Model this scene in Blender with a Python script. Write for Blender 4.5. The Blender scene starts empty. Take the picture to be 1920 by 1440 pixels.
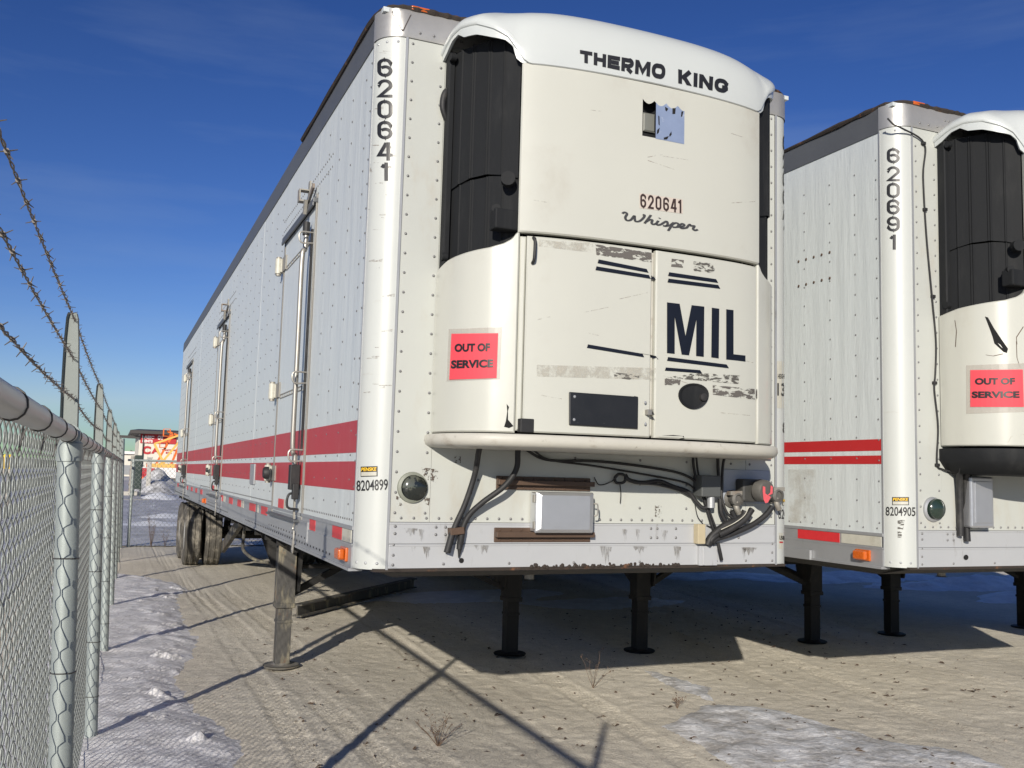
import bpy, bmesh, math, random
import numpy as np
from mathutils import Vector, Matrix
from mathutils.bvhtree import BVHTree
random.seed(7); RNG = np.random.default_rng(7)
scn = bpy.context.scene
COL = scn.collection

# ------------------------------------------------------------------ camera
CAM = np.array([-1.1245, -4.5279, 1.6244]); YAW, PITCH, ROLL, FOC = 0.3967, 0.0974, 0.0273, 1769.3
def cam_axes():
    cy, sy, cp, sp = math.cos(YAW), math.sin(YAW), math.cos(PITCH), math.sin(PITCH)
    f = np.array([sy*cp, cy*cp, sp]); r = np.array([cy, -sy, 0]); u = np.cross(r, f)
    c, s = math.cos(ROLL), math.sin(ROLL)
    return c*r+s*u, -s*r+c*u, f
CR, CU, CF = cam_axes()
cd = bpy.data.cameras.new('camera'); cam = bpy.data.objects.new('camera', cd); COL.objects.link(cam)
cam.matrix_world = Matrix(((CR[0], CU[0], -CF[0], CAM[0]), (CR[1], CU[1], -CF[1], CAM[1]), (CR[2], CU[2], -CF[2], CAM[2]), (0, 0, 0, 1)))
cd.sensor_width = 36; cd.lens = FOC/1920*36; cd.clip_start = 0.02; cd.clip_end = 3000
scn.camera = cam
# ------------------------------------------------------------------ sky, sun, exposure
SUN_EL = math.radians(18.8); SUN_AZ = math.atan2(-.5405, -.8413)
w = bpy.data.worlds.new('World'); scn.world = w; w.use_nodes = True
nt = w.node_tree; nt.nodes.clear()
sky = nt.nodes.new('ShaderNodeTexSky'); sky.sky_type = 'NISHITA'; sky.sun_disc = False
sky.sun_elevation = SUN_EL; sky.sun_rotation = SUN_AZ
sky.air_density = 1.0; sky.dust_density = 0.2; sky.ozone_density = 1.6; sky.altitude = 200
tc = nt.nodes.new('ShaderNodeTexCoord'); mp = nt.nodes.new('ShaderNodeMapping')
mp.inputs['Scale'].default_value = (1.3, .9, 9); mp.inputs['Rotation'].default_value = (.05, .10, .3)
no = nt.nodes.new('ShaderNodeTexNoise'); no.inputs['Scale'].default_value = 2.2; no.inputs['Detail'].default_value = 6; no.inputs['Roughness'].default_value = .55
rp = nt.nodes.new('ShaderNodeValToRGB'); rp.color_ramp.elements[0].position = .5; rp.color_ramp.elements[1].position = .85
rp.color_ramp.elements[1].color = (.17, .17, .17, 1)
mx = nt.nodes.new('ShaderNodeMix'); mx.data_type = 'RGBA'; mx.inputs[7].default_value = (5.6, 7.2, 9.6, 1)
bg = nt.nodes.new('ShaderNodeBackground'); bg.inputs[1].default_value = 0.056
wo = nt.nodes.new('ShaderNodeOutputWorld')
L = nt.links.new
L(tc.outputs['Generated'], mp.inputs[0]); L(mp.outputs[0], no.inputs[0]); L(no.outputs[0], rp.inputs[0])
hs = nt.nodes.new('ShaderNodeHueSaturation'); hs.inputs['Saturation'].default_value = 1.17
tn = nt.nodes.new('ShaderNodeMix'); tn.data_type = 'RGBA'; tn.blend_type = 'MULTIPLY'; tn.inputs[0].default_value = 1; tn.inputs[7].default_value = (.79, .61, .575, 1)
gm = nt.nodes.new('ShaderNodeGamma'); gm.inputs[1].default_value = 1.37
t0 = nt.nodes.new('ShaderNodeMix'); t0.data_type = 'RGBA'; t0.blend_type = 'MULTIPLY'; t0.inputs[0].default_value = 1; t0.inputs[7].default_value = (.72, .88, 1.22, 1)
L(sky.outputs[0], hs.inputs['Color']); L(hs.outputs[0], t0.inputs[6]); L(t0.outputs[2], gm.inputs[0]); mn = nt.nodes.new('ShaderNodeMix'); mn.data_type = 'RGBA'; mn.blend_type = 'DARKEN'; mn.inputs[0].default_value = 1; mn.inputs[7].default_value = (8.0, 15.0, 23.0, 1)
L(gm.outputs[0], mn.inputs[6]); L(mn.outputs[2], tn.inputs[6])
L(rp.outputs[0], mx.inputs[0]); L(tn.outputs[2], mx.inputs[6]); L(mx.outputs[2], bg.inputs[0]); L(bg.outputs[0], wo.inputs[0])
sd = bpy.data.lights.new('sun', 'SUN'); sd.energy = 4.9; sd.angle = math.radians(.55); sd.color = (1, .93, .82)
sun = bpy.data.objects.new('sun', sd); COL.objects.link(sun)
sdir = Vector((.5405*math.cos(SUN_EL), .8413*math.cos(SUN_EL), -math.sin(SUN_EL)))
sun.rotation_euler = sdir.to_track_quat('-Z', 'Y').to_euler(); sun.location = (-10, -15, 12)
vs = scn.view_settings; vs.view_transform = 'Standard'; vs.look = 'None'; vs.exposure = 0.13; vs.gamma = 1.0; vs.use_curve_mapping = False

# ------------------------------------------------------------------ pixel rays (photo is 1920 x 1440)
def ray(px, py):
    d = CR*(px-960)/FOC - CU*(py-720)/FOC + CF
    return d/np.linalg.norm(d)
def on_plane(axis, val, px, py):
    d = ray(px, py); t = (val-CAM[axis])/d[axis]; return CAM+t*d
def ground_at(px, py, z=0.0): return on_plane(2, z, px, py)

# ------------------------------------------------------------------ materials
MATS = {}
def nd(nt, t, **kw):
    n = nt.nodes.new('ShaderNode'+t)
    for k, v in kw.items():
        if k in n.inputs: n.inputs[k].default_value = v
        else: setattr(n, k, v)
    return n
def mat(name, col, rough=.5, metal=0.0, var=.08, vscale=2.0, bump=0.0, bscale=60.0, bdist=.004, dirt=None, dirt2=None, spec=.5, coat=0.0, stretch=(1, 1, 1), trans=0.0):
    """procedural principled material: colour variation, fine relief, up to two layers of dirt (col, scale, stretch, lo, hi, amount)"""
    if name in MATS: return MATS[name]
    m = bpy.data.materials.new(name); m.use_nodes = True; nt = m.node_tree; b = nt.nodes['Principled BSDF']; L = nt.links.new
    tc = nd(nt, 'TexCoord')
    mp = nd(nt, 'Mapping'); mp.inputs['Scale'].default_value = stretch; L(tc.outputs['Object'], mp.inputs[0])
    n1 = nd(nt, 'TexNoise', Scale=vscale, Detail=6.0, Roughness=.6); L(mp.outputs[0], n1.inputs[0])
    mix = nd(nt, 'Mix', data_type='RGBA')
    mix.inputs[6].default_value = (*[max(0, c*(1-var)) for c in col], 1); mix.inputs[7].default_value = (*[c*(1+var) for c in col], 1)
    L(n1.outputs[0], mix.inputs[0]); out = mix.outputs[2]
    for d in (dirt, dirt2):
        if not d: continue
        dc, sc, st, lo, hi, am = d
        m2 = nd(nt, 'Mapping'); m2.inputs['Scale'].default_value = st; L(tc.outputs['Object'], m2.inputs[0])
        n2 = nd(nt, 'TexNoise', Scale=sc, Detail=8.0, Roughness=.65); L(m2.outputs[0], n2.inputs[0])
        r2 = nd(nt, 'MapRange', interpolation_type='SMOOTHSTEP'); r2.inputs[1].default_value = lo; r2.inputs[2].default_value = hi; r2.inputs[4].default_value = am
        L(n2.outputs[0], r2.inputs[0])
        mx = nd(nt, 'Mix', data_type='RGBA'); mx.inputs[7].default_value = (*dc, 1); L(r2.outputs[0], mx.inputs[0]); L(out, mx.inputs[6]); out = mx.outputs[2]
    L(out, b.inputs['Base Color'])
    b.inputs['Metallic'].default_value = metal; b.inputs['Specular IOR Level'].default_value = spec; b.inputs['Coat Weight'].default_value = coat
    rr = nd(nt, 'MapRange'); rr.inputs[3].default_value = max(.02, rough-.07); rr.inputs[4].default_value = min(1, rough+.1); L(n1.outputs[0], rr.inputs[0]); L(rr.outputs[0], b.inputs['Roughness'])
    if bump:
        n3 = nd(nt, 'TexNoise', Scale=bscale, Detail=5.0, Roughness=.6); L(mp.outputs[0], n3.inputs[0])
        bp = nd(nt, 'Bump', Strength=bump, Distance=bdist); L(n3.outputs[0], bp.inputs['Height']); L(bp.outputs[0], b.inputs['Normal'])
    if trans:
        tr = nd(nt, 'BsdfTransparent'); ms = nd(nt, 'MixShader'); ms.inputs[0].default_value = trans
        o = nt.nodes['Material Output']; L(b.outputs[0], ms.inputs[1]); L(tr.outputs[0], ms.inputs[2]); L(ms.outputs[0], o.inputs[0])
    MATS[name] = m; return m
def torn(name, col, scale, lo, hi, stretch=(1, 1, 1), rough=.6):
    """print that has flaked: transparent where a noise falls below the threshold"""
    if name in MATS: return MATS[name]
    m = mat(name, col, rough, var=.1); nt = m.node_tree; L = nt.links.new; b = nt.nodes['Principled BSDF']
    tc = nd(nt, 'TexCoord'); mp = nd(nt, 'Mapping'); mp.inputs['Scale'].default_value = stretch; L(tc.outputs['Object'], mp.inputs[0])
    n = nd(nt, 'TexNoise', Scale=scale, Detail=6.0, Roughness=.7); L(mp.outputs[0], n.inputs[0])
    r = nd(nt, 'MapRange'); r.inputs[1].default_value = lo; r.inputs[2].default_value = hi; L(n.outputs[0], r.inputs[0])
    tr = nd(nt, 'BsdfTransparent'); ms = nd(nt, 'MixShader'); L(r.outputs[0], ms.inputs[0]); L(tr.outputs[0], ms.inputs[1]); L(b.outputs[0], ms.inputs[2])
    L(ms.outputs[0], nt.nodes['Material Output'].inputs[0]); return m

GRIME = (.10, .085, .06)
M_side = lambda: mat('white_side_sheet', (.53, .565, .565), .42, var=.05, vscale=1.2, stretch=(1, 3, .5), bump=.6, bscale=2.4, bdist=.014,
                     dirt=((.42, .43, .42), 2.5, (1, 5, .35), .5, .8, .35), dirt2=(GRIME, 9, (1, 3, .3), .68, .82, .25))
M_white = lambda: mat('white_post_paint', (.465, .482, .46), .40, var=.04, vscale=1.5, bump=.2, bscale=5, bdist=.004,
                      dirt=((.35, .32, .27), 6, (1, 1, 4), .62, .8, .4), dirt2=(GRIME, 30, (1, 1, 7), .70, .8, .5))
M_front = lambda: mat('white_front_sheet', (.445, .458, .425), .42, var=.05, vscale=2, bump=.25, bscale=3, bdist=.006,
                      dirt=((.38, .33, .25), 3, (1.5, 1, .6), .52, .8, .6), dirt2=(GRIME, 25, (1, 1, 1.5), .72, .78, .6))
M_unit = lambda: mat('cream_fibreglass', (.475, .477, .425), .30, var=.035, vscale=2.5, bump=.22, bscale=3.5, bdist=.006, coat=.2,
                     dirt=((.33, .29, .23), 2.6, (1, 1, .8), .54, .85, .5), dirt2=((.25, .22, .18), 14, (1, 1, 9), .70, .8, .35))
M_cap = lambda: mat('white_cap_gelcoat', (.485, .51, .50), .30, var=.03, vscale=3, bump=.08, bscale=4, bdist=.004, coat=.2,
                    dirt=((.45, .42, .36), 8, (1, 1, 3), .66, .8, .35))
M_tray = lambda: mat('stained_tray', (.46, .445, .39), .5, var=.08, vscale=4, bump=.4, bscale=18, dirt=((.22, .17, .12), 7, (1, 1, 2), .52, .75, .6), dirt2=(GRIME, 22, (1, 1, 1), .62, .75, .7))
M_rub = lambda: mat('front_rub_rail', (.42, .43, .44), .45, metal=.15, var=.06, vscale=3, bump=.15, bscale=8,
                    dirt=((.14, .12, .09), 6, (2.2, 1, .45), .60, .74, .65), dirt2=((.06, .05, .04), 13, (1.2, 1, .7), .70, .78, .8))
M_alu = lambda: mat('dull_aluminium', (.40, .41, .42), .48, metal=.55, var=.1, vscale=3, bump=.12, bscale=30, dirt=((.2, .18, .15), 5, (1, 1.5, .6), .55, .8, .6))
M_alu_front = lambda: mat('polished_band', (.42, .41, .385), .40, metal=.55, var=.1, vscale=4, bump=.25, bscale=5, bdist=.01, dirt=((.2, .16, .12), 7, (1, 1, 2), .6, .8, .6))
M_toprail = lambda: mat('grey_top_rail', (.115, .12, .125), .5, metal=.3, var=.12, vscale=3, bump=.1, bscale=20)
M_dark = lambda: mat('black_plastic', (.011, .012, .0135), .72, spec=.25, var=.35, vscale=4, bump=.2, bscale=60, stretch=(1, 1, .4), dirt=((.05, .05, .048), 3, (2, 2, .5), .48, .8, .45))
M_black = lambda: mat('black_rubber', (.014, .014, .015), .6, var=.3, vscale=8, bump=.2, bscale=80, dirt=((.09, .085, .075), 6, (1, 1, 1), .5, .75, .5))
M_ink = lambda: mat('black_vinyl', (.014, .014, .016), .45, var=.2, vscale=10)
M_inkb = lambda: mat('navy_vinyl', (.006, .009, .018), .6, var=.2, vscale=10, spec=.2)
M_inkg = lambda: mat('grey_vinyl', (.045, .045, .047), .5, var=.2, vscale=10)
M_red = lambda: mat('red_stripe_vinyl', (.40, .035, .045), .45, var=.1, vscale=1.5, stretch=(1, 2, .6), dirt=((.45, .2, .2), 5, (1, 3, .5), .52, .85, .35))
M_red2 = lambda: mat('bright_red_vinyl', (.42, .02, .022), .45, var=.08, vscale=3, dirt=((.6, .5, .5), 26, (1, 1, 1), .70, .76, .5))
M_tred = lambda: mat('red_reflector_tape', (.55, .03, .035), .35, var=.15, vscale=30)
M_twht = lambda: mat('white_reflector_tape', (.46, .45, .385), .4, var=.15, vscale=20, dirt=((.3, .27, .2), 12, (1, 1, 1), .5, .8, .6))
M_amber = lambda: mat('amber_lens', (.50, .10, .010), .25, var=.2, vscale=40, coat=.4)
M_steel = lambda: mat('weathered_steel', (.30, .285, .25), .55, metal=.45, var=.2, vscale=7, bump=.3, bscale=35, dirt=((.20, .10, .05), 6, (1, 1, 1), .52, .72, .6))
M_stain = lambda: mat('stainless_tube', (.34, .325, .295), .40, metal=.6, var=.12, vscale=5, stretch=(1, 1, .3), dirt=((.2, .15, .1), 8, (1, 1, .5), .6, .8, .5))
M_brown = lambda: mat('brown_painted_steel', (.085, .052, .034), .55, metal=.1, var=.2, vscale=9, bump=.2, bscale=50)
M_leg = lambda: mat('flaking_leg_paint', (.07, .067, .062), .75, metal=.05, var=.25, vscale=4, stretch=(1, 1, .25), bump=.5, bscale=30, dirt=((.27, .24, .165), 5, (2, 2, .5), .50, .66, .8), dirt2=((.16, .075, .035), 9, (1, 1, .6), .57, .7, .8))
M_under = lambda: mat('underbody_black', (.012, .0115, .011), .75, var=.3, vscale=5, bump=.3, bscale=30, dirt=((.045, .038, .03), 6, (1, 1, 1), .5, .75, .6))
M_tyre = lambda: mat('dusty_tyre', (.085, .078, .066), .85, var=.3, vscale=9, bump=.5, bscale=60, dirt=((.30, .27, .22), 7, (1, 1, 1), .46, .66, .75))
M_wheel = lambda: mat('white_wheel_steel', (.58, .57, .53), .5, var=.1, vscale=8, dirt=((.18, .15, .12), 9, (1, 1, 1), .5, .7, .7))
M_galv = lambda: mat('galvanised_pipe', (.30, .335, .325), .5, metal=.3, var=.14, vscale=14, stretch=(1, 1, .35), bump=.12, bscale=50, dirt=((.30, .33, .31), 9, (1, 1, .6), .5, .75, .5))
M_wire = lambda: mat('galvanised_wire', (.29, .31, .295), .5, metal=.35, var=.2, vscale=5)
M_barb = lambda: mat('weathered_barbed_wire', (.16, .145, .13), .55, metal=.5, var=.3, vscale=12)
M_tie = lambda: mat('dark_tie_wire', (.09, .085, .08), .5, metal=.5, var=.2, vscale=12)
M_tan = lambda: mat('tan_bracket_paint', (.42, .36, .24), .55, var=.1, vscale=12, bump=.15, bscale=40)
M_box = lambda: mat('satin_aluminium_box', (.60, .61, .63), .34, metal=.8, var=.06, vscale=12, bump=.05, bscale=80)
M_hole = lambda: mat('dark_void', (.006, .006, .006), .9, var=.1)
M_seal = lambda: mat('cracked_sealant', (.03, .022, .017), .8, var=.5, vscale=20, bump=.6, bscale=60, dirt=((.16, .07, .03), 12, (1, 1, 1), .55, .68, .8))
M_paper = lambda: mat('pink_red_paper', (.66, .06, .08), .7, var=.06, vscale=6, bump=.1, bscale=12)
M_sleeve = lambda: mat('clear_sleeve', (.50, .465, .41), .25, var=.1, vscale=10, trans=.45)

# ------------------------------------------------------------------ mesh builder
def smooth(pts, n=8):
    P = [np.array(p, float) for p in pts]
    if len(P) < 3: return P
    P = [2*P[0]-P[1]]+P+[2*P[-1]-P[-2]]; out = []
    for i in range(1, len(P)-2):
        a, b, c, d = P[i-1:i+3]
        for k in range(n):
            t = k/n; out.append(.5*((2*b)+(-a+c)*t+(2*a-5*b+4*c-d)*t*t+(-a+3*b-3*c+d)*t**3))
    out.append(P[-2]); return out
class MB:
    def __init__(s): s.v = []; s.f = []
    def add(s, v, f):
        o = len(s.v); s.v += [tuple(map(float, q)) for q in v]; s.f += [tuple(i+o for i in g) for g in f]; return s
    def box(s, x0, y0, z0, x1, y1, z1):
        x0, x1 = sorted((x0, x1)); y0, y1 = sorted((y0, y1)); z0, z1 = sorted((z0, z1))
        return s.add([(x0, y0, z0), (x1, y0, z0), (x1, y1, z0), (x0, y1, z0), (x0, y0, z1), (x1, y0, z1), (x1, y1, z1), (x0, y1, z1)],
                     [(0, 3, 2, 1), (4, 5, 6, 7), (0, 1, 5, 4), (1, 2, 6, 5), (2, 3, 7, 6), (3, 0, 4, 7)])
    def bar(s, a, b, w, h, up=(0, 0, 1)):
        a, b = np.array(a, float), np.array(b, float); d = (b-a)/np.linalg.norm(b-a); r = np.cross(d, up); r /= np.linalg.norm(r); u = np.cross(r, d)
        q = [p+r*i*w/2+u*j*h/2 for p in (a, b) for i, j in ((-1, -1), (1, -1), (1, 1), (-1, 1))]
        return s.add(q, [(0, 1, 2, 3), (7, 6, 5, 4), (0, 4, 5, 1), (1, 5, 6, 2), (2, 6, 7, 3), (3, 7, 4, 0)])
    def tube(s, pts, r, n=8, caps=True):
        P = [np.array(p, float) for p in pts]; m = len(P); R = r if hasattr(r, '__len__') else [r]*m
        T = [P[min(i+1, m-1)]-P[max(i-1, 0)] for i in range(m)]; T = [t/max(1e-9, np.linalg.norm(t)) for t in T]
        a = np.array((0, 0, 1.)) if abs(T[0][2]) < .9 else np.array((1., 0, 0)); u = np.cross(T[0], a); u /= np.linalg.norm(u); v = []
        for i in range(m):
            u = u-T[i]*np.dot(u, T[i]); u /= max(1e-9, np.linalg.norm(u)); q = np.cross(T[i], u)
            v += [P[i]+R[i]*(u*math.cos(2*math.pi*k/n)+q*math.sin(2*math.pi*k/n)) for k in range(n)]
        f = [(i*n+k, i*n+(k+1) % n, (i+1)*n+(k+1) % n, (i+1)*n+k) for i in range(m-1) for k in range(n)]
        if caps: f += [tuple(reversed(range(n))), tuple((m-1)*n+k for k in range(n))]
        return s.add(v, f)
    def cyl(s, a, b, r, n=16): return s.tube([a, b], r, n)
    def lathe(s, c, axis, prof, n=24):
        """prof: list of (radius, distance along axis)"""
        ax = np.array(axis, float); ax /= np.linalg.norm(ax); a = np.array((0, 0, 1.)) if abs(ax[2]) < .9 else np.array((1., 0, 0))
        u = np.cross(ax, a); u /= np.linalg.norm(u); q = np.cross(ax, u); c = np.array(c, float); v = []
        for r, d in prof: v += [c+ax*d+r*(u*math.cos(2*math.pi*k/n)+q*math.sin(2*math.pi*k/n)) for k in range(n)]
        m = len(prof); f = [(i*n+k, i*n+(k+1) % n, (i+1)*n+(k+1) % n, (i+1)*n+k) for i in range(m-1) for k in range(n)]
        f += [tuple(reversed(range(n))), tuple((m-1)*n+k for k in range(n))]
        return s.add(v, f)
    def prism(s, poly, a, b):
        """poly: 3-D points of the near face; extruded by vector b-a"""
        d = np.array(b, float)-np.array(a, float); P = [np.array(p, float) for p in poly]; n = len(P)
        return s.add(P+[p+d for p in P], [tuple(range(n)), tuple(reversed(range(n, 2*n)))]+[(i, i+n, (i+1) % n+n, (i+1) % n) for i in range(n)])
    def rivets(s, pts, nrm, r=.007, h=.004):
        nrm = np.array(nrm, float); a = np.array((0, 0, 1.)) if abs(nrm[2]) < .9 else np.array((1., 0, 0)); u = np.cross(nrm, a); u /= np.linalg.norm(u); q = np.cross(nrm, u)
        for p in pts:
            p = np.array(p, float)
            v = [p+r*(u*math.cos(k*math.pi/3)+q*math.sin(k*math.pi/3)) for k in range(6)]+[p+nrm*h*.8+.62*r*(u*math.cos(k*math.pi/3)+q*math.sin(k*math.pi/3)) for k in range(6)]+[p+nrm*h]
            s.add(v, [(k, (k+1) % 6, (k+1) % 6+6, k+6) for k in range(6)]+[(k+6, (k+1) % 6+6, 12) for k in range(6)])
        return s
    def build(s, name, m, parent=None, sm=None, bevel=0, kind=None, label=None, fix=True):
        me = bpy.data.meshes.new(name); me.from_pydata(s.v, [], s.f)
        if fix:
            bm = bmesh.new(); bm.from_mesh(me); bmesh.ops.recalc_face_normals(bm, faces=bm.faces); bm.to_mesh(me); bm.free()
        me.materials.append(m)
        if sm:
            me.polygons.foreach_set('use_smooth', [True]*len(me.polygons)); me.set_sharp_from_angle(angle=math.radians(sm))
        o = bpy.data.objects.new(name, me); COL.objects.link(o)
        if parent: o.parent = parent
        if bevel:
            b = o.modifiers.new('bevel', 'BEVEL'); b.width = bevel; b.segments = 2; b.limit_method = 'ANGLE'; b.angle_limit = math.radians(40)
        if kind: o['kind'] = kind
        if label: o['label'] = label
        return o
def empty(name, loc, label, cat, group=None):
    o = bpy.data.objects.new(name, None); COL.objects.link(o); o.location = loc; o['label'] = label; o['category'] = cat
    if group: o['group'] = group
    return o
def tag(o, label, cat, group=None):
    o['label'] = label; o['category'] = cat
    if group: o['group'] = group
    return o
def bvh_of(o):
    me = o.data; return BVHTree.FromPolygons([v.co[:] for v in me.vertices], [p.vertices[:] for p in me.polygons])
def mapper(bvhs, org, off=.003, fallback=None):
    """pixel of the photograph -> point on a surface (local to org), lifted off it"""
    org = np.array(org); bvhs = bvhs if isinstance(bvhs, list) else [bvhs]; miss = [0]
    def f(px, py, o=off):
        d = Vector(ray(px, py)); c = Vector(CAM-org); best = None
        for b in bvhs:
            loc, n, i, dist = b.ray_cast(c, d)
            if loc is not None and (best is None or dist < best[2]): best = (loc, n, dist)
        if best is None:
            b = bvhs[0]; p = c+d*(7.0); loc, n, i, dist = b.find_nearest(p)
            best = (loc, n, dist)
            if fallback is not None:
                t = (fallback-c.y)/d.y; best = (c+d*t, Vector((0, -1, 0)), 0)
        n = best[1]
        if n.dot(d) > 0: n = -n
        return np.array(best[0]+n*o)
    return f
# ------------------------------------------------------------------ lettering: shapes in the unit square (u right, v up)
def text_shape(s, bold=.02):
    c = bpy.data.curves.new('tmp', 'FONT'); c.body = s; c.size = 1; c.offset = bold; c.resolution_u = 4
    o = bpy.data.objects.new('tmp', c); COL.objects.link(o); dg = bpy.context.evaluated_depsgraph_get(); me = bpy.data.meshes.new_from_object(o.evaluated_get(dg))
    V = np.array([v.co[:2] for v in me.vertices]); F = [tuple(p.vertices) for p in me.polygons]
    bpy.data.objects.remove(o); bpy.data.curves.remove(c); bpy.data.meshes.remove(me)
    lo, hi = V.min(0), V.max(0); return (V-lo)/(hi-lo), F
def poly_shape(polys):
    V = []; F = []
    for p in polys: F.append(tuple(range(len(V), len(V)+len(p)))); V += list(p)
    return np.array(V, float), F
def ribbon_shape(paths, wd, box):
    V = []; F = []
    for P in paths:
        q = smooth([(*p, 0) for p in P], 6); m = len(q)
        for i in range(m):
            t = q[min(i+1, m-1)]-q[max(i-1, 0)]; t /= max(1e-9, np.linalg.norm(t)); n = np.array((-t[1], t[0], 0))
            V += [(q[i]+n*wd/2)[:2], (q[i]-n*wd/2)[:2]]
        b = len(V)-2*m; F += [(b+2*i, b+2*i+1, b+2*i+3, b+2*i+2) for i in range(m-1)]
    V = np.array(V); lo = np.array(box[:2]); hi = np.array(box[2:]); return (V-lo)/(hi-lo), F
def miter(P, t, closed=False):
    P = [np.array(p, float) for p in P]; m = len(P); V = []
    for i in range(m):
        a = P[i-1] if (i or closed) else None; c = P[(i+1) % m] if (i < m-1 or closed) else None
        d1 = (P[i]-a)/max(1e-9, np.linalg.norm(P[i]-a)) if a is not None else None; d2 = (c-P[i])/max(1e-9, np.linalg.norm(c-P[i])) if c is not None else None
        d1 = d2 if d1 is None else d1; d2 = d1 if d2 is None else d2; n1 = np.array((-d1[1], d1[0])); n2 = np.array((-d2[1], d2[0])); k = n1+n2; k /= max(1e-9, np.linalg.norm(k))
        l = min(t, t/2/max(.3, k@n1)); V += [P[i]+k*l, P[i]-k*l]
    F = [(2*i, 2*i+1, (2*i+3) % (2*m), (2*i+2) % (2*m)) for i in range(m if closed else m-1)]
    return V, F
def arc(cx, cy, rx, ry, a0, a1, n=9): return [(cx+rx*math.cos(math.radians(a0+(a1-a0)*k/n)), cy+ry*math.sin(math.radians(a0+(a1-a0)*k/n))) for k in range(n+1)]
def glyph(ch, w, t):
    a = t/2; x0, x1, y0, y1, c = a, w-a, a, 1-a, w/2; r = min(c-a, .30); S = []; Q = []; C = []
    if ch in '0O': C.append(arc(x1-r, y1-r, r, r, 0, 90)+arc(x0+r, y1-r, r, r, 90, 180)+arc(x0+r, y0+r, r, r, 180, 270)+arc(x1-r, y0+r, r, r, 270, 360))
    elif ch in '69':
        P = [(x1, .79)]+arc(c, y1-r, x1-c, r, 0, 90)+arc(c, y1-r, c-x0, r, 90, 180)+arc(c, y0+.25, c-x0, .25, 180, 270)+arc(c, y0+.25, x1-c, .25, 270, 360)+arc(c, .34, x1-c, .21, 0, 90, 6)+[(x0+a+.01, .50)]
        S.append(P if ch == '6' else [(w-x, 1-y) for x, y in P])
    elif ch == '2': S.append([(x0, .70)]+arc(c, y1-.24, c-x0, .24, 180, 0, 12)+[(x1, .62), (x1-.06*w, .54), (x0+.02, y0), (w, y0)])
    elif ch == '4': xs = w*.72; S += [[(xs, 0), (xs, 1)], [(xs-a, .97), (x0, .30), (xs-a, .30)], [(xs+a, .30), (w, .30)]]
    elif ch == '1': S += [[(.60*w, 0), (.60*w, 1)], [(.60*w-a, .90), (.10*w, .72)]]
    elif ch == 'T': S += [[(0, y1), (w, y1)], [(c, 1-t), (c, 0)]]
    elif ch == 'H': S += [[(x0, 0), (x0, 1)], [(x1, 0), (x1, 1)], [(t, .5), (w-t, .5)]]
    elif ch == 'E': S += [[(w, y1), (x0, y1), (x0, y0), (w, y0)], [(t, .5), (w*.92, .5)]]
    elif ch == 'R': S += [[(x0, 0), (x0, y1), (.62*w, y1)]+arc(x1-.26, .5+(y1-.5+.0)/2+.21-.21, .26, (y1-.42)/2, 90, -90)[1:-1]+[(.6*w, .42), (t, .42)], [(.48*w, .42-a), (x1, 0)]]
    elif ch == 'K': S += [[(x0, 0), (x0, 1)], [(t, .40), (w-a, 1)]]; Q.append([(.30*w, .46), (.62*w, 0), (w, 0), (.52*w, .66)])
    elif ch == 'I': S.append([(x0, 0), (x0, 1)])
    elif ch == 'N': S += [[(x0, 0), (x0, 1)], [(x1, 0), (x1, 1)]]; Q.append([(t, 1), (t, .55), (w-t, 0), (w-t, .45)])
    elif ch == 'M': S += [[(x0, 0), (x0, 1)], [(x1, 0), (x1, 1)]]; Q += [[(t, 1), (t, .55), (c, 0), (c, .45)], [(w-t, 1), (c, .45), (c, 0), (w-t, .55)]]
    elif ch == 'G': S.append([(x1, .78)]+arc(x1-r, y1-r, r, r, 0, 90)+arc(x0+r, y1-r, r, r, 90, 180)+arc(x0+r, y0+r, r, r, 180, 270)+arc(x1-r, y0+r, r, r, 270, 360)+[(x1, .40), (.55*w, .40)])
    V = []; F = []
    for P, cl in [(p, 0) for p in S]+[(p, 1) for p in C]:
        v, f = miter(P, t, bool(cl)); o = len(V); V += v; F += [tuple(i+o for i in g) for g in f]
    for q in Q: F.append(tuple(range(len(V), len(V)+len(q)))); V += [np.array(p) for p in q]
    return np.array(V), F
def word_shape(s, w=.75, t=.22, gap=.12, widths={}):
    V = []; F = []; x = 0
    for ch in s:
        if ch == ' ': x += w*.6; continue
        gw = widths.get(ch, w); v, f = glyph(ch, gw, t); o = sum(len(q) for q in V); V.append(v+np.array((x, 0))); F += [tuple(i+o for i in g) for g in f]; x += gw+gap
    V = np.vstack(V); x -= gap; return V/np.array((x, 1.0)), F
RECT = poly_shape([[(0, 0), (.25, 0), (.5, 0), (.75, 0), (1, 0), (1, .5), (1, 1), (.75, 1), (.5, 1), (.25, 1), (0, 1), (0, .5)]])
def grid_shape(n=6, m=3):
    V = [(i/n, j/m) for j in range(m+1) for i in range(n+1)]
    return np.array(V), [(j*(n+1)+i, j*(n+1)+i+1, (j+1)*(n+1)+i+1, (j+1)*(n+1)+i) for j in range(m) for i in range(n)]
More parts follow.
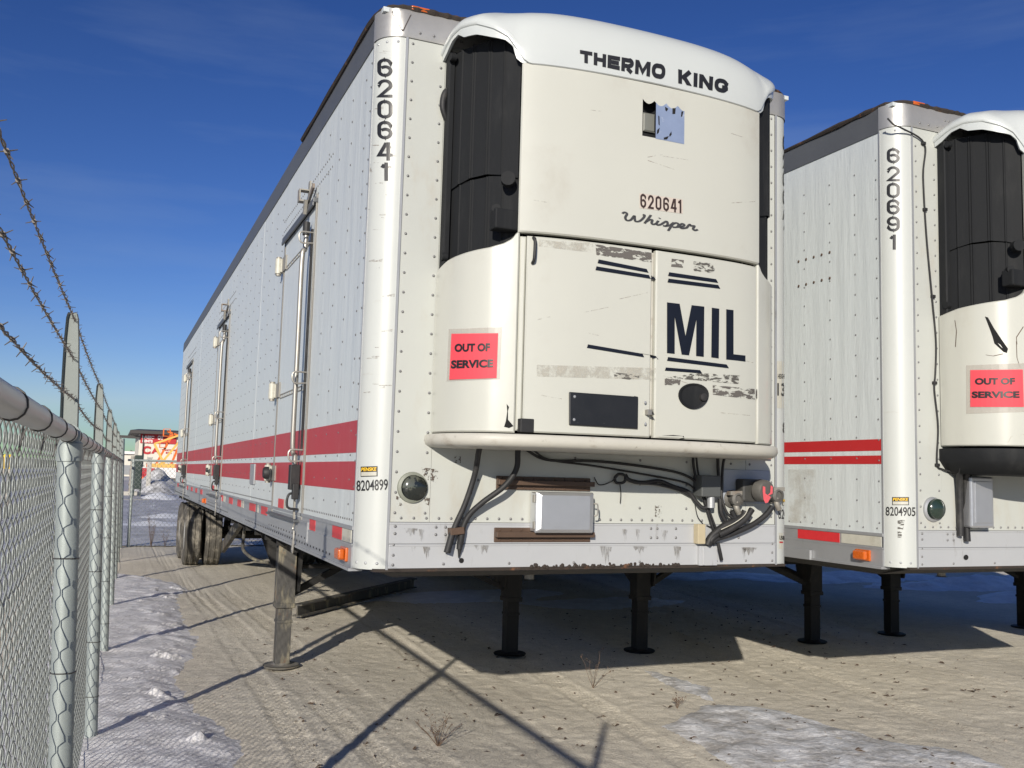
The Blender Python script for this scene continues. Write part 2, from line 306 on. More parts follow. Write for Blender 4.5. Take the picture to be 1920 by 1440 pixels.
def decal(name, quad, shape, mp, m, parent, off=None, sub=0, label=None):
    """shape laid in the pixel quad (TL, TR, BR, BL) on the surface behind it"""
    TL, TR, BR, BL = [np.array(q, float) for q in quad]; V, F = shape
    if sub:
        bm = bmesh.new(); vs = [bm.verts.new((*v, 0)) for v in V]
        for f in F:
            try: bm.faces.new([vs[i] for i in f])
            except ValueError: pass
        bmesh.ops.triangulate(bm, faces=bm.faces)
        for _ in range(3):
            e = [e for e in bm.edges if e.calc_length() > sub]
            if not e: break
            bmesh.ops.subdivide_edges(bm, edges=e, cuts=1); bmesh.ops.triangulate(bm, faces=bm.faces)
        bm.verts.index_update(); V = np.array([v.co[:2] for v in bm.verts]); F = [tuple(v.index for v in f.verts) for f in bm.faces]; bm.free()
    P = []
    for u, v in V:
        q = (TL*(1-u)+TR*u)*v+(BL*(1-u)+BR*u)*(1-v); P.append(mp(q[0], q[1]) if off is None else mp(q[0], q[1], off))
    b = MB(); b.add(P, F); return b.build(name, m, parent, label=label, fix=False)
def px_box(mp_y, x0, y0, x1, y1): pass

# ================================================================== GROUND AND SNOW
def fbm(x, y, seed, octv=4, base=1.0):
    """cheap value noise for vertex relief"""
    r = np.random.default_rng(seed); tot = np.zeros_like(x); amp = 1.0; fr = base
    for o in range(octv):
        T = r.random((256, 256)); xi = x*fr+17.3*o; yi = y*fr+5.1*o; x0 = np.floor(xi).astype(int); y0 = np.floor(yi).astype(int); fx = xi-x0; fy = yi-y0
        fx = fx*fx*(3-2*fx); fy = fy*fy*(3-2*fy); g = lambda a, b: T[a % 256, b % 256]
        tot += amp*((g(x0, y0)*(1-fx)+g(x0+1, y0)*fx)*(1-fy)+(g(x0, y0+1)*(1-fx)+g(x0+1, y0+1)*fx)*fy-.5); amp *= .5; fr *= 2.03
    return tot
def np_mesh(name, V, F, m, sm=True, kind=None, parent=None):
    me = bpy.data.meshes.new(name); V = np.asarray(V, np.float32); F = np.asarray(F, np.int32); k = F.shape[1]
    me.vertices.add(len(V)); me.vertices.foreach_set('co', V.ravel()); me.loops.add(F.size); me.loops.foreach_set('vertex_index', F.ravel())
    me.polygons.add(len(F)); me.polygons.foreach_set('loop_start', np.arange(0, F.size, k, dtype=np.int32))
    me.update(calc_edges=True); me.validate()
    if sm: me.polygons.foreach_set('use_smooth', [True]*len(me.polygons))
    me.materials.append(m); o = bpy.data.objects.new(name, me); COL.objects.link(o)
    if kind: o['kind'] = kind
    if parent: o.parent = parent
    return o
def sheet(name, xs, ys, zf, m, kind, mask=None):
    X, Y = np.meshgrid(xs, ys); Z = zf(X, Y); n = len(xs); V = np.stack([X, Y, Z], -1).reshape(-1, 3)
    i, j = np.meshgrid(np.arange(len(xs)-1), np.arange(len(ys)-1)); a = (j*n+i).ravel(); F = np.stack([a, a+1, a+n+1, a+n], 1)
    if mask is not None:
        k = mask(X, Y); kk = (k[:-1, :-1] | k[1:, 1:] | k[1:, :-1] | k[:-1, 1:]).ravel(); F = F[kk]
        u, inv = np.unique(F, return_inverse=True); V = V[u]; F = inv.reshape(-1, 4)
    return np_mesh(name, V, F, m, True, kind)
def track(X, Y, cx, slope, curve, wd, amp, pitch):
    """a tyre track running along Y: two shallow tread bands with chevron lugs"""
    c = cx+slope*Y+curve*Y*Y; d = X-c; inb = np.clip(1-np.abs(d)/wd, 0, 1); inb = np.minimum(1, inb*4)
    lug = np.sin((Y+np.abs(d)*.8)*2*np.pi/pitch); fade = .55+.45*np.sin(Y*.9+cx*3)
    return inb*(-.006+amp*np.clip(lug*2.2, -1, 1)*fade)+amp*.8*fade*np.exp(-((np.abs(d)-wd*1.05)/.03)**2)
def ground_z(X, Y):
    near = np.exp(-(np.clip(np.hypot(X-3, Y-4)-8, 0, None)/8)**2)
    z = .030*fbm(X, Y, 1, 3, .5)+.007*fbm(X, Y, 2, 3, 4.0)*near+.006*fbm(X, Y, 3, 3, 14.0)*near+.006*np.clip(fbm(X, Y, 4, 3, 9.0)-.25, 0, 1)*near
    t = np.zeros_like(X)
    for a in ((.42, -.045, .0, .11, .007, .052), (.72, -.040, .0, .10, .006, .047), (-.02, .02, -.003, .10, .006, .05), (1.30, .05, .0, .12, .005, .06),
              (2.05, .10, -.004, .12, .0045, .06), (3.6, .2, .0, .12, .004, .06), (4.2, .2, .0, .12, .004, .06), (5.6, .12, .0, .12, .004, .06)): t += track(X, Y, *a)
    z = z+t*near*.75
    return z-.012*np.exp(-((Y-3.6)/.6)**2)*0
def ground_material():
    m = bpy.data.materials.new('sandy_gravel'); m.use_nodes = True; nt = m.node_tree; b = nt.nodes['Principled BSDF']; L = nt.links.new
    tc = nd(nt, 'TexCoord'); o = tc.outputs['Object']
    n1 = nd(nt, 'TexNoise', Scale=.7, Detail=8.0, Roughness=.6); n2 = nd(nt, 'TexNoise', Scale=9.0, Detail=8.0, Roughness=.7); n3 = nd(nt, 'TexNoise', Scale=85.0, Detail=6.0, Roughness=.7)
    vo = nd(nt, 'TexVoronoi', Scale=55.0)
    for n in (n1, n2, n3, vo): L(o, n.inputs['Vector'])
    r = nd(nt, 'ValToRGB'); e = r.color_ramp.elements; e[0].position = .30; e[0].color = (.62, .578, .495, 1); e[1].position = .72; e[1].color = (.79, .743, .64, 1)
    L(n1.outputs[0], r.inputs[0])
    x1 = nd(nt, 'Mix', data_type='RGBA', blend_type='MULTIPLY'); x1.inputs[0].default_value = .5; r2 = nd(nt, 'ValToRGB'); r2.color_ramp.elements[0].position = .32; r2.color_ramp.elements[0].color = (.76, .75, .72, 1); r2.color_ramp.elements[1].position = .66
    r2.color_ramp.elements[1].color = (1.12, 1.1, 1.06, 1); L(n2.outputs[0], r2.inputs[0]); L(r.outputs[0], x1.inputs[6]); L(r2.outputs[0], x1.inputs[7])
    x2 = nd(nt, 'Mix', data_type='RGBA', blend_type='MULTIPLY'); x2.inputs[0].default_value = .8; r3 = nd(nt, 'ValToRGB'); r3.color_ramp.elements[0].position = .33; r3.color_ramp.elements[0].color = (.70, .68, .65, 1); r3.color_ramp.elements[1].position = .62
    r3.color_ramp.elements[1].color = (1.1, 1.1, 1.08, 1); L(n3.outputs[0], r3.inputs[0]); L(x1.outputs[2], x2.inputs[6]); L(r3.outputs[0], x2.inputs[7])
    L(x2.outputs[2], b.inputs['Base Color']); b.inputs['Roughness'].default_value = .95; b.inputs['Specular IOR Level'].default_value = .2
    ad = nd(nt, 'Math', operation='ADD'); m3 = nd(nt, 'Math', operation='MULTIPLY'); m3.inputs[1].default_value = .7; L(n3.outputs[0], m3.inputs[0]); L(n2.outputs[0], ad.inputs[0]); L(m3.outputs[0], ad.inputs[1])
    sb = nd(nt, 'Math', operation='SUBTRACT'); m4 = nd(nt, 'Math', operation='MULTIPLY'); m4.inputs[1].default_value = .25; L(vo.outputs[0], m4.inputs[0]); L(ad.outputs[0], sb.inputs[0]); L(m4.outputs[0], sb.inputs[1])
    bp = nd(nt, 'Bump', Strength=.6, Distance=.014); L(sb.outputs[0], bp.inputs['Height']); L(bp.outputs[0], b.inputs['Normal'])
    return m
def snow_material(name, dark, light, lo, hi, scale=1.0, rough=.55):
    m = bpy.data.materials.new(name); m.use_nodes = True; nt = m.node_tree; b = nt.nodes['Principled BSDF']; L = nt.links.new
    tc = nd(nt, 'TexCoord'); o = tc.outputs['Object']
    n1 = nd(nt, 'TexNoise', Scale=5.0*scale, Detail=8.0, Roughness=.62); n2 = nd(nt, 'TexNoise', Scale=38.0*scale, Detail=5.0, Roughness=.7)
    for n in (n1, n2): L(o, n.inputs['Vector'])
    ad = nd(nt, 'Math', operation='ADD'); m1 = nd(nt, 'Math', operation='MULTIPLY'); m1.inputs[1].default_value = .45; L(n2.outputs[0], m1.inputs[0]); L(n1.outputs[0], ad.inputs[0]); L(m1.outputs[0], ad.inputs[1])
    r = nd(nt, 'ValToRGB'); e = r.color_ramp.elements; e[0].position = lo; e[0].color = (*dark, 1); e[1].position = hi; e[1].color = (*light, 1); L(ad.outputs[0], r.inputs[0])
    L(r.outputs[0], b.inputs['Base Color']); b.inputs['Roughness'].default_value = rough
    b.inputs['Subsurface Weight'].default_value = 0
    bp = nd(nt, 'Bump', Strength=.8, Distance=.03/scale); L(ad.outputs[0], bp.inputs['Height']); L(bp.outputs[0], b.inputs['Normal'])
    return m
def axis_pts(lo, hi, a, b, step, g=1.35):
    mid = list(np.arange(a, b, step)); st = step; up = [b]
    while up[-1] < hi: st *= g; up.append(up[-1]+st)
    st = step; dn = [a-step]
    while dn[-1] > lo: st *= g; dn.append(dn[-1]-st)
    return np.array(sorted(dn)+mid+up)
sheet('ground', axis_pts(-900, 900, -1.6, 7.2, .018), axis_pts(-900, 900, .0, 8.0, .018), ground_z, ground_material(), 'structure')

FENCE_X = lambda Y: -1.167+.0172*Y
edge_px = [(455, 1440), (450, 1400), (430, 1370), (365, 1340), (340, 1300), (335, 1260), (368, 1205), (350, 1170), (332, 1130), (345, 1100), (290, 1085), (238, 1078)]
edge = np.array([ground_at(*q)[:2] for q in edge_px]); edge = np.vstack([[(-.20, -3.0), (-.25, -.5)], edge]); edge = edge[np.argsort(edge[:, 1])]
def snow_edge(Y): return np.interp(Y, edge[:, 1], edge[:, 0])
def snow_h(X, Y):
    d = snow_edge(Y)+.10*fbm(X, Y, 11, 3, 5.0)-X
    d = np.minimum(d, 10.9-Y+.2*fbm(X, Y, 12, 2, 2.0))
    h = .045*np.clip(d/.30, -1, 1)+.022*fbm(X, Y, 13, 4, 3.0)*np.clip(d/.15, 0, 1)
    cl = np.clip(fbm(X, Y, 14, 3, 5.5)-.30, 0, 1)*.16*np.clip(1-np.abs(d-.22)/.3, 0, 1)
    return h+cl
def patch(name, xs, ys, hf, m):
    return sheet(name, xs, ys, lambda X, Y: ground_z(X, Y)+np.maximum(hf(X, Y), -.02), m, 'stuff', mask=lambda X, Y: hf(X, Y) > -.004)
snow = patch('snow_patch', np.arange(-1.75, .35, .018), np.arange(-1.5, 11.3, .022), snow_h, snow_material('crusted_snow', (.52, .51, .505), (.93, .92, .92), .55, .98))
ice_px = [(1240, 1357), (1285, 1340), (1320, 1322), (1350, 1318), (1400, 1322), (1460, 1332), (1530, 1352), (1620, 1378), (1700, 1395), (1780, 1408), (1850, 1425), (1895, 1445), (1480, 1460), (1390, 1442), (1330, 1402), (1285, 1378), (1262, 1366)]
icep = np.array([ground_at(*q)[:2] for q in ice_px])
strip_px = [(1200, 1254), (1235, 1258), (1290, 1275), (1340, 1290), (1350, 1318), (1320, 1312), (1270, 1296), (1225, 1272)]
stripp = np.array([ground_at(*q)[:2] for q in strip_px])
def sdf(X, Y, P):
    d = np.full(X.shape, 1e9); ins = np.zeros(X.shape, bool); n = len(P)
    for i in range(n):
        a, b = P[i], P[(i+1) % n]; e = b-a; wx = X-a[0]; wy = Y-a[1]; t = np.clip((wx*e[0]+wy*e[1])/(e@e), 0, 1)
        d = np.minimum(d, np.hypot(wx-t*e[0], wy-t*e[1])); c = ((a[1] <= Y) != (b[1] <= Y)); den = e[1] if abs(e[1]) > 1e-9 else 1e-9
        ins ^= c & (X < a[0]+(Y-a[1])*e[0]/den)
    return np.where(ins, d, -d)
def ice_h(X, Y):
    d = np.maximum(sdf(X, Y, icep), sdf(X, Y, stripp)-.02)+.09*fbm(X, Y, 21, 4, 4.0)
    return .006*np.clip(d/.08, -1, 1)+.010*fbm(X, Y, 22, 3, 7.0)*np.clip(d/.1, 0, 1)
patch('ice_patch', np.arange(2.1, 4.4, .018), np.arange(-.9, 3.0, .018), ice_h, snow_material('grey_ice', (.44, .42, .39), (.94, .94, .94), .60, .88, .9, .4))
def blob_h(cx, cy, rx, ry, hh, seed):
    return lambda X, Y: hh*(1-np.hypot((X-cx)/rx, (Y-cy)/ry)+.55*fbm(X, Y, seed, 4, 1.3))
M_SNOW = snow_material('clean_snow', (.55, .56, .58), (.86, .87, .89), .45, .95)
for i, (cx, cy, rx, ry, hh) in enumerate(((3.6, 7.6, 1.6, .55, .05), (5.2, 6.6, 1.2, .5, .04), (10.9, 8.9, 2.2, .8, .10), (12.6, 7.4, 2.2, .7, .20), (11.9, 5.8, 1.5, .5, .10), (8.6, 9.5, 1.6, .6, .06))):
    patch('snow_patch', np.arange(cx-rx*1.5, cx+rx*1.5, .05), np.arange(cy-ry*1.6, cy+ry*1.6, .05), blob_h(cx, cy, rx, ry, hh, 30+i), M_SNOW)
# snow-covered lots: beyond the side fence and beyond the back fence
M_lot = snow_material('packed_grey_snow', (.27, .265, .27), (.66, .66, .69), .50, 1.0, .25)
sheet('snow_field', axis_pts(-700, -1.9, -8, -2.2, .25, 1.3)[:-1], axis_pts(-80, 700, -6, 18, .3, 1.3), lambda X, Y: ground_z(X, Y)+.03+.04*fbm(X, Y, 41, 3, .8), M_lot, 'structure', mask=lambda X, Y: X < -1.7)
sheet('snow_lot', axis_pts(-1.6, 700, -1.4, 14, .3, 1.3)[1:], axis_pts(16.6, 700, 17, 60, .35, 1.3), lambda X, Y: ground_z(X, Y)+.03+.05*fbm(X, Y, 42, 4, .6), M_lot, 'structure', mask=lambda X, Y: X > -1.65)
# pebbles and clods: nobody could count them
def scatter_pebbles():
    V = []; F = []; n = 5200
    xs = RNG.uniform(-.4, 7.5, n); ys = RNG.uniform(-.6, 9, n); zz = ground_z(xs, ys); rr = .004+.010*RNG.random(n)**4
    base = np.array([(1, 0, 0), (.3, .95, 0), (-.8, .6, 0), (-.8, -.6, 0), (.3, -.95, 0), (.1, .05, .75)])
    fc = [(0, 1, 5), (1, 2, 5), (2, 3, 5), (3, 4, 5), (4, 0, 5)]
    for k in range(n):
        a = RNG.random()*6.28; c, s = math.cos(a), math.sin(a); b = base*(1+.35*RNG.standard_normal(base.shape)*.5); b = np.stack([b[:, 0]*c-b[:, 1]*s, b[:, 0]*s+b[:, 1]*c, b[:, 2]-.15], 1)*rr[k]
        o = len(V); V += list(b+[xs[k], ys[k], zz[k]]); F += [tuple(i+o for i in q) for q in fc]
    np_mesh('pebbles', V, F, mat('pebble_stone', (.36, .31, .25), .9, var=.35, vscale=9), False, 'stuff')
scatter_pebbles()
def scatter_litter():
    b = MB()
    for k in range(420):
        x, y = random.uniform(.0, 6.5), random.uniform(-.3, 6)
        z = float(ground_z(np.array([x]), np.array([y]))[0]); a = random.random()*6.28; l = random.uniform(.012, .05)*(1.7 if k % 6 == 0 else 1); n = random.randint(1, 3)
        for j in range(n):
            a2 = a+random.uniform(-1, 1); p = np.array((x, y, z+.004)); q = p+np.array((math.cos(a2)*l, math.sin(a2)*l, random.uniform(.0, .012)))
            s = np.array((-math.sin(a2), math.cos(a2), 0))*random.uniform(.002, .006); mid = (p+q)/2+np.array((0, 0, random.uniform(.002, .01)))
            b.add([p, mid+s, q, mid-s], [(0, 1, 2), (0, 2, 3)])
    b.build('leaf_litter', mat('dry_litter', (.085, .055, .035), .9, var=.4, vscale=6), kind='stuff', fix=False)
scatter_litter()

# ================================================================== CHAIN-LINK FENCES
def fence_frame(p0, p1, lean=0.0):
    p0, p1 = np.array(p0, float), np.array(p1, float); e = p1-p0; ln = np.linalg.norm(e); e /= ln; n = np.array((e[1], -e[0]))
    def at(u, z, off=0.0):
        q = p0+e*u+n*off; return np.array((q[0]+lean*z*n[0]*1.0, q[1]+lean*z*n[1], z))
    return at, ln, e, n
def chain_link(name, at, u0, u1, z0, z1, off, m, parent, W=.085, H=.095, r=.0022, spikes=True):
    nw = int((u1-u0)/(W/2)); nj = int((z1-z0)/(H/2)); zz = []
    for j in range(nj+1):
        z = z1-.012-j*H/2
        zz += [(z+.009, j, .90), (z-.009, j, .90)] if 0 < j < nj else [(z, j, 1.0)]
    k = np.arange(nw)[:, None]; J = np.array([q[1] for q in zz])[None]; Z = np.array([q[0] for q in zz])[None]+0*k; pul = np.array([q[2] for q in zz])[None]
    side = ((J+k) % 2)*2-1; U = u0+(k+.5)*W/2+side*pul*W/4; N = off+side*.0024+0*U
    U = U+.0015*RNG.standard_normal(U.shape)
    if spikes:
        Ut = U[:, :1]+.007*side[:, :1]; U = np.hstack([Ut+.008*((k % 2)*2-1), U]); N = np.hstack([N[:, :1]+.004, N]); Z = np.hstack([Z[:, :1]+.032, Z])
    npnt = U.shape[1]; f = 1.35
    offs = [(r*f, 0), (0, r), (-r*f, 0), (0, -r)]
    A = at(0, 0); eu = at(1, 0)-A; ez = at(0, 1)-A; en = at(0, 0, 1)-A
    V = np.stack([A+(U+a)[..., None]*eu+Z[..., None]*ez+(N+b)[..., None]*en for a, b in offs], 2).reshape(-1, 3)
    kk, ii = np.meshgrid(np.arange(nw), np.arange(npnt-1), indexing='ij'); base = ((kk*npnt+ii)*4).ravel(); F = []
    for q in range(4): F.append(np.stack([base+q, base+(q+1) % 4, base+4+(q+1) % 4, base+4+q], 1))
    return np_mesh(name, V, np.vstack(F), m, True, 'stuff', parent)
def barbed(name, P, m, parent, seed, step=.135):
    """two twisted strands with four-point barbs along polyline P"""
    rg = random.Random(seed); P = [np.array(p, float) for p in P]; L = [0]
    for i in range(len(P)-1): L.append(L[-1]+np.linalg.norm(P[i+1]-P[i]))
    def pos(s):
        i = max(0, min(len(P)-2, int(np.searchsorted(L, s)-1))); t = (s-L[i])/(L[i+1]-L[i]); return P[i]*(1-t)+P[i+1]*t, (P[i+1]-P[i])/np.linalg.norm(P[i+1]-P[i])
    b = MB(); n = int(L[-1]/.02)
    for ph in (0, math.pi):
        pts = []
        for i in range(n+1):
            p, d = pos(min(L[-1]-1e-4, i*L[-1]/n)); u = np.cross(d, (0, 0, 1.)); u /= np.linalg.norm(u); q = np.cross(u, d); a = ph+i*.02*60
            pts.append(p+.0021*(u*math.cos(a)+q*math.sin(a)))
        b.tube(pts, .0015, 4)
    s = rg.random()*step
    while s < L[-1]:
        p, d = pos(s); u = np.cross(d, (0, 0, 1.)); u /= np.linalg.norm(u); q = np.cross(u, d); a = rg.random()*6.28
        b.tube([p-d*.006, p+d*.006], .0044, 6)
        for j in range(4):
            aa = a+j*math.pi/2+rg.uniform(-.3, .3); dr = u*math.cos(aa)+q*math.sin(aa)+d*rg.uniform(-.4, .4); l = rg.uniform(.011, .017)
            b.tube([p+d*(.004*(j % 2)-.002), p+dr*l], [.0014, .0007], 4)
        s += step*rg.uniform(.85, 1.15)
    return b.build(name, m, parent, kind='stuff', fix=False)
def ring(b, c, axis, r, w, n=14):
    ax = np.array(axis, float); ax /= np.linalg.norm(ax); a = np.array((0, 0, 1.)) if abs(ax[2]) < .9 else np.array((1., 0, 0)); u = np.cross(ax, a); u /= np.linalg.norm(u); q = np.cross(ax, u); c = np.array(c)
    b.tube([c+r*(u*math.cos(2*math.pi*k/n)+q*math.sin(2*math.pi*k/n)) for k in range(n+1)], w, 5, False)
LEAN = .0395
pY = [-9.6, -6.8, -4.0, -1.2, 1.64, 4.47, 7.285, 10.07, 12.9, 15.9]
at1, ln1, e1, n1 = fence_frame((FENCE_X(-9.6), -9.6), (FENCE_X(15.9), 15.9), -LEAN)
RZ = 1.745-.026
fence = empty('chain_link_fence', (0, 0, 0), 'galvanised chain-link fence with barbed wire running along the left side', 'fence')
us = [(y+9.6)/25.5*ln1 for y in pY]
for i, u in enumerate(us):
    last = i == len(us)-1; R = .035 if not last else .05
    b = MB(); b.tube([at1(u, -.05), at1(u, RZ-.03 if not last else 2.16)], R, 20); b.build('post', M_galv(), fence, sm=40)
    if not last:
        # loop cap and the extension arm above the rail
        c = MB(); c.tube([at1(u, RZ-.085), at1(u, RZ-.03), at1(u, RZ-.015)], [R+.005, R+.005, R*.75], 18); c.tube([at1(u-.028, RZ), at1(u+.028, RZ)], .032, 16)
        c.build('post_cap', M_galv(), fence, sm=40)
        a = MB(); prof = [(RZ+.02, .027), (RZ+.16, .026), (RZ+.30, .022), (RZ+.375, .017), (RZ+.392, .012)]
        P = []
        for z, hw in prof: P.append((z, hw))
        for sgn in (1,):
            V = []
            for z, hw in P:      # pressed channel: web facing the camera, two folded lips
                V += [at1(u-.006, z, -hw-.004), at1(u+.010, z, -hw), at1(u-.002, z, hw*.75), at1(u+.022, z, hw*.75+.003), at1(u+.026, z, hw*.75-.001), at1(u+.004, z, hw*.75-.005), at1(u+.014, z, -hw+.004), at1(u, z, -hw)]
            n = 8; m = len(P); F = [(r*n+k, r*n+(k+1) % n, (r+1)*n+(k+1) % n, (r+1)*n+k) for r in range(m-1) for k in range(n)]
            F += [tuple(range(n)), tuple((m-1)*n+k for k in range(n))]; a.add(V, F)
        a.build('extension_arm', mat('grey_pressed_steel', (.17, .19, .18), .6, metal=.2, var=.2, vscale=14, bump=.15, bscale=40), fence)
    t = MB()
    for z in np.arange(.25, RZ-.1, .36): ring(t, at1(u, z+random.uniform(-.03, .03)), (0, .05, 1), R+.0025, .0019)
    t.build('tie_wire', M_tie(), fence, kind='stuff')
b = MB(); b.tube([at1(u, RZ) for u in np.linspace(0, ln1, 12)], .0255, 20); b.build('top_rail', mat('bright_rail_pipe', (.50, .50, .48), .42, metal=.25, var=.15, vscale=9, bump=.1, bscale=50), fence, sm=40)
for y in (-3.55, 3.0, 9.0):
    b = MB(); u = (y+9.6)/25.5*ln1; b.tube([at1(u, RZ), at1(u+.15, RZ)], .0275, 20); b.build('rail_sleeve', mat('bright_rail_pipe', (.5, .5, .48)), fence, sm=40)
t = MB()
for i in range(len(us)-1):
    for fr in (.06, .24, .42, .60, .78, .94):
        u = us[i]+(us[i+1]-us[i])*fr; n = 12
        P = [at1(u+.004*k/n, RZ+.0275*math.sin(a), .0275*math.cos(a)) for k, a in enumerate(np.linspace(-2.4, 2.5, n))]
        P = [at1(u-.01, RZ-.075, -.036)]+P+[at1(u+.03, RZ-.07, -.036)]; t.tube(P, .0019, 5)
t.build('tie_wire', M_tie(), fence, kind='stuff')
for i in range(len(us)-1): chain_link('chain_link_mesh', at1, us[i], us[i+1], .03, RZ+.012, -.0385, M_wire(), fence)
b = MB(); b.tube([at1(u, .06+.01*math.sin(u*3), -.042) for u in np.linspace(0, ln1, 120)], .0022, 5); b.build('tension_wire', M_wire(), fence)
for k, z in enumerate((1.835, 1.96, 2.085)):
    P = []
    for i in range(len(us)-1):
        for t_ in np.linspace(0, 1, 7)[:-1]:
            u = us[i]+(us[i+1]-us[i])*t_; P.append(at1(u, z-.012*math.sin(math.pi*t_)*(1 if k else 1.6), .006))
    P.append(at1(us[-1], z, .006)); barbed('barbed_wire', P, M_barb(), fence, k)
# back fence, from the corner post to the right behind the trailers
bx0 = FENCE_X(15.9); at2, ln2, e2, n2 = fence_frame((bx0, 16.1), (13.5, 16.35), 0)
bfence = empty('chain_link_fence', (0, 0, 0), 'chain-link fence without barbed wire crossing behind the parked trailers', 'fence')
for u in np.arange(.0, ln2, 2.85):
    if u < .1: u = .16
    b = MB(); b.tube([at2(u, -.05), at2(u, 1.76)], .03, 14); b.build('post', M_galv(), bfence, sm=40)
b = MB(); b.tube([at2(.05, 1.74), at2(ln2, 1.74)], .022, 14); b.build('top_rail', M_galv(), bfence, sm=40)
chain_link('chain_link_mesh', at2, .1, min(ln2, 6.0), .03, 1.74, .03, M_wire(), bfence, r=.0026, spikes=False)

# ================================================================== TRAILERS
PLAN_L = [(.34, 0), (.343, -.10), (.36, -.20), (.405, -.30), (.475, -.38), (.56, -.425), (.66, -.458), (.80, -.482), (1.0, -.498), (1.3, -.505)]
PLAN = smooth([(*q, 0) for q in PLAN_L]+[(2.6-x, y, 0) for x, y in PLAN_L[-2::-1]], 6)
PLAN = np.array(PLAN)[:, :2]
SA = np.concatenate([[0], np.cumsum(np.hypot(*np.diff(PLAN, axis=0).T))]); STOT = SA[-1]
TAN = np.gradient(PLAN, axis=0); TAN /= np.linalg.norm(TAN, axis=1)[:, None]; NRM = np.stack([TAN[:, 1], -TAN[:, 0]], 1)
def wrap(s, z, off=0.0):
    x = np.interp(s, SA, PLAN[:, 0]); y = np.interp(s, SA, PLAN[:, 1]); nx = np.interp(s, SA, NRM[:, 0]); ny = np.interp(s, SA, NRM[:, 1]); q = math.hypot(nx, ny)
    return np.array((x+nx/q*off, min(y+ny/q*off, 0.02), z))
def s_of_x(x): return float(np.interp(x, PLAN[:, 0], SA))
def unit_panel(s0, s1, zb, zt, off=0.0, th=.03, ch=.007, holes=(), ds=.03, nz=6):
    """shell panel on the unit's plan curve; zb, zt are numbers or functions of s; chamfered edges turned back by th"""
    fb = zb if callable(zb) else (lambda s: zb); ft = zt if callable(zt) else (lambda s: zt)
    ss = list(np.linspace(s0+ch, s1-ch, max(3, int((s1-s0)/ds)))); cols = [(s0, th), (s0, ch)]+[(s, 0) for s in ss]+[(s1, ch), (s1, th)]
    for h in holes: cols += [(h[0], 0), (h[1], 0)]
    cols.sort(key=lambda c: (c[0], -c[1] if c[0] < (s0+s1)/2 else c[1]))
    rr = sorted(set([k/nz for k in range(nz+1)])); rows = [(0, th, 0), (0, ch, 0)]+[(t, 0, 1) for t in rr]+[(1, ch, 0), (1, th, 0)]
    hz = []
    for h in holes:
        for z in h[2:]: rows.append(((z-fb(s0)-ch)/(ft(s0)-fb(s0)-2*ch), 0, 1))
    rows.sort(key=lambda c: (c[0], -c[1] if c[0] < .5 else c[1]))
    b = MB(); V = []; n = len(cols)
    for t, dr, inner in rows:
        for s, dc in cols:
            lo, hi = fb(s), ft(s); z = (lo+ch)*(1-t)+(hi-ch)*t if inner else (lo if t == 0 else hi)
            V.append(wrap(s, z, off-max(dr, dc)))
    F = []
    for j in range(len(rows)-1):
        for i in range(n-1):
            sc = (cols[i][0]+cols[i+1][0])/2; zc = (V[j*n+i][2]+V[(j+1)*n+i+1][2])/2
            if any(h[0] < sc < h[1] and h[2] < zc < h[3] and rows[j][2] and rows[j+1][2] for h in holes): continue
            F.append((j*n+i, j*n+i+1, (j+1)*n+i+1, (j+1)*n+i))
    b.add(V, F); return b
ZB, ZT0, ZR0, WID, LEN, RP = 1.154, 3.86, 4.0, 2.6, 14.63, .137
DOORS = [(1.53, 2.72), (6.48, 7.62), (11.80, 12.94)]
DZ0, DZ1 = 1.315, 3.385

def corner_post(sx, z0, z1, rad=RP, th=.012, n=12):
    """quarter-round extrusion at the left (sx=0) or right (sx=WID) front corner, with a bead along each edge"""
    b = MB(); sg = 1 if sx == 0 else -1; V = []
    angs = np.linspace(0, math.pi/2, n+1); prof = [(rad, .0), ]
    P = [(rad-rad*math.sin(a)*1.0, rad-rad*math.cos(a)) for a in angs]       # from (rad,0) to (0,rad)
    Q = [(rad-(rad-th)*math.sin(a), rad-(rad-th)*math.cos(a)) for a in angs[::-1]]
    loop = P+Q; m = len(loop)
    for z in (z0, z1): V += [(sx+sg*x, y, z) for x, y in loop]
    F = [(k, (k+1) % m, (k+1) % m+m, k+m) for k in range(m)]
    F += [(k, k+1, m-2-k, m-1-k) for k in range(n)]+[(m+k, m+k+1, 2*m-2-k, 2*m-1-k) for k in range(n)]
    return b.add(V, F)
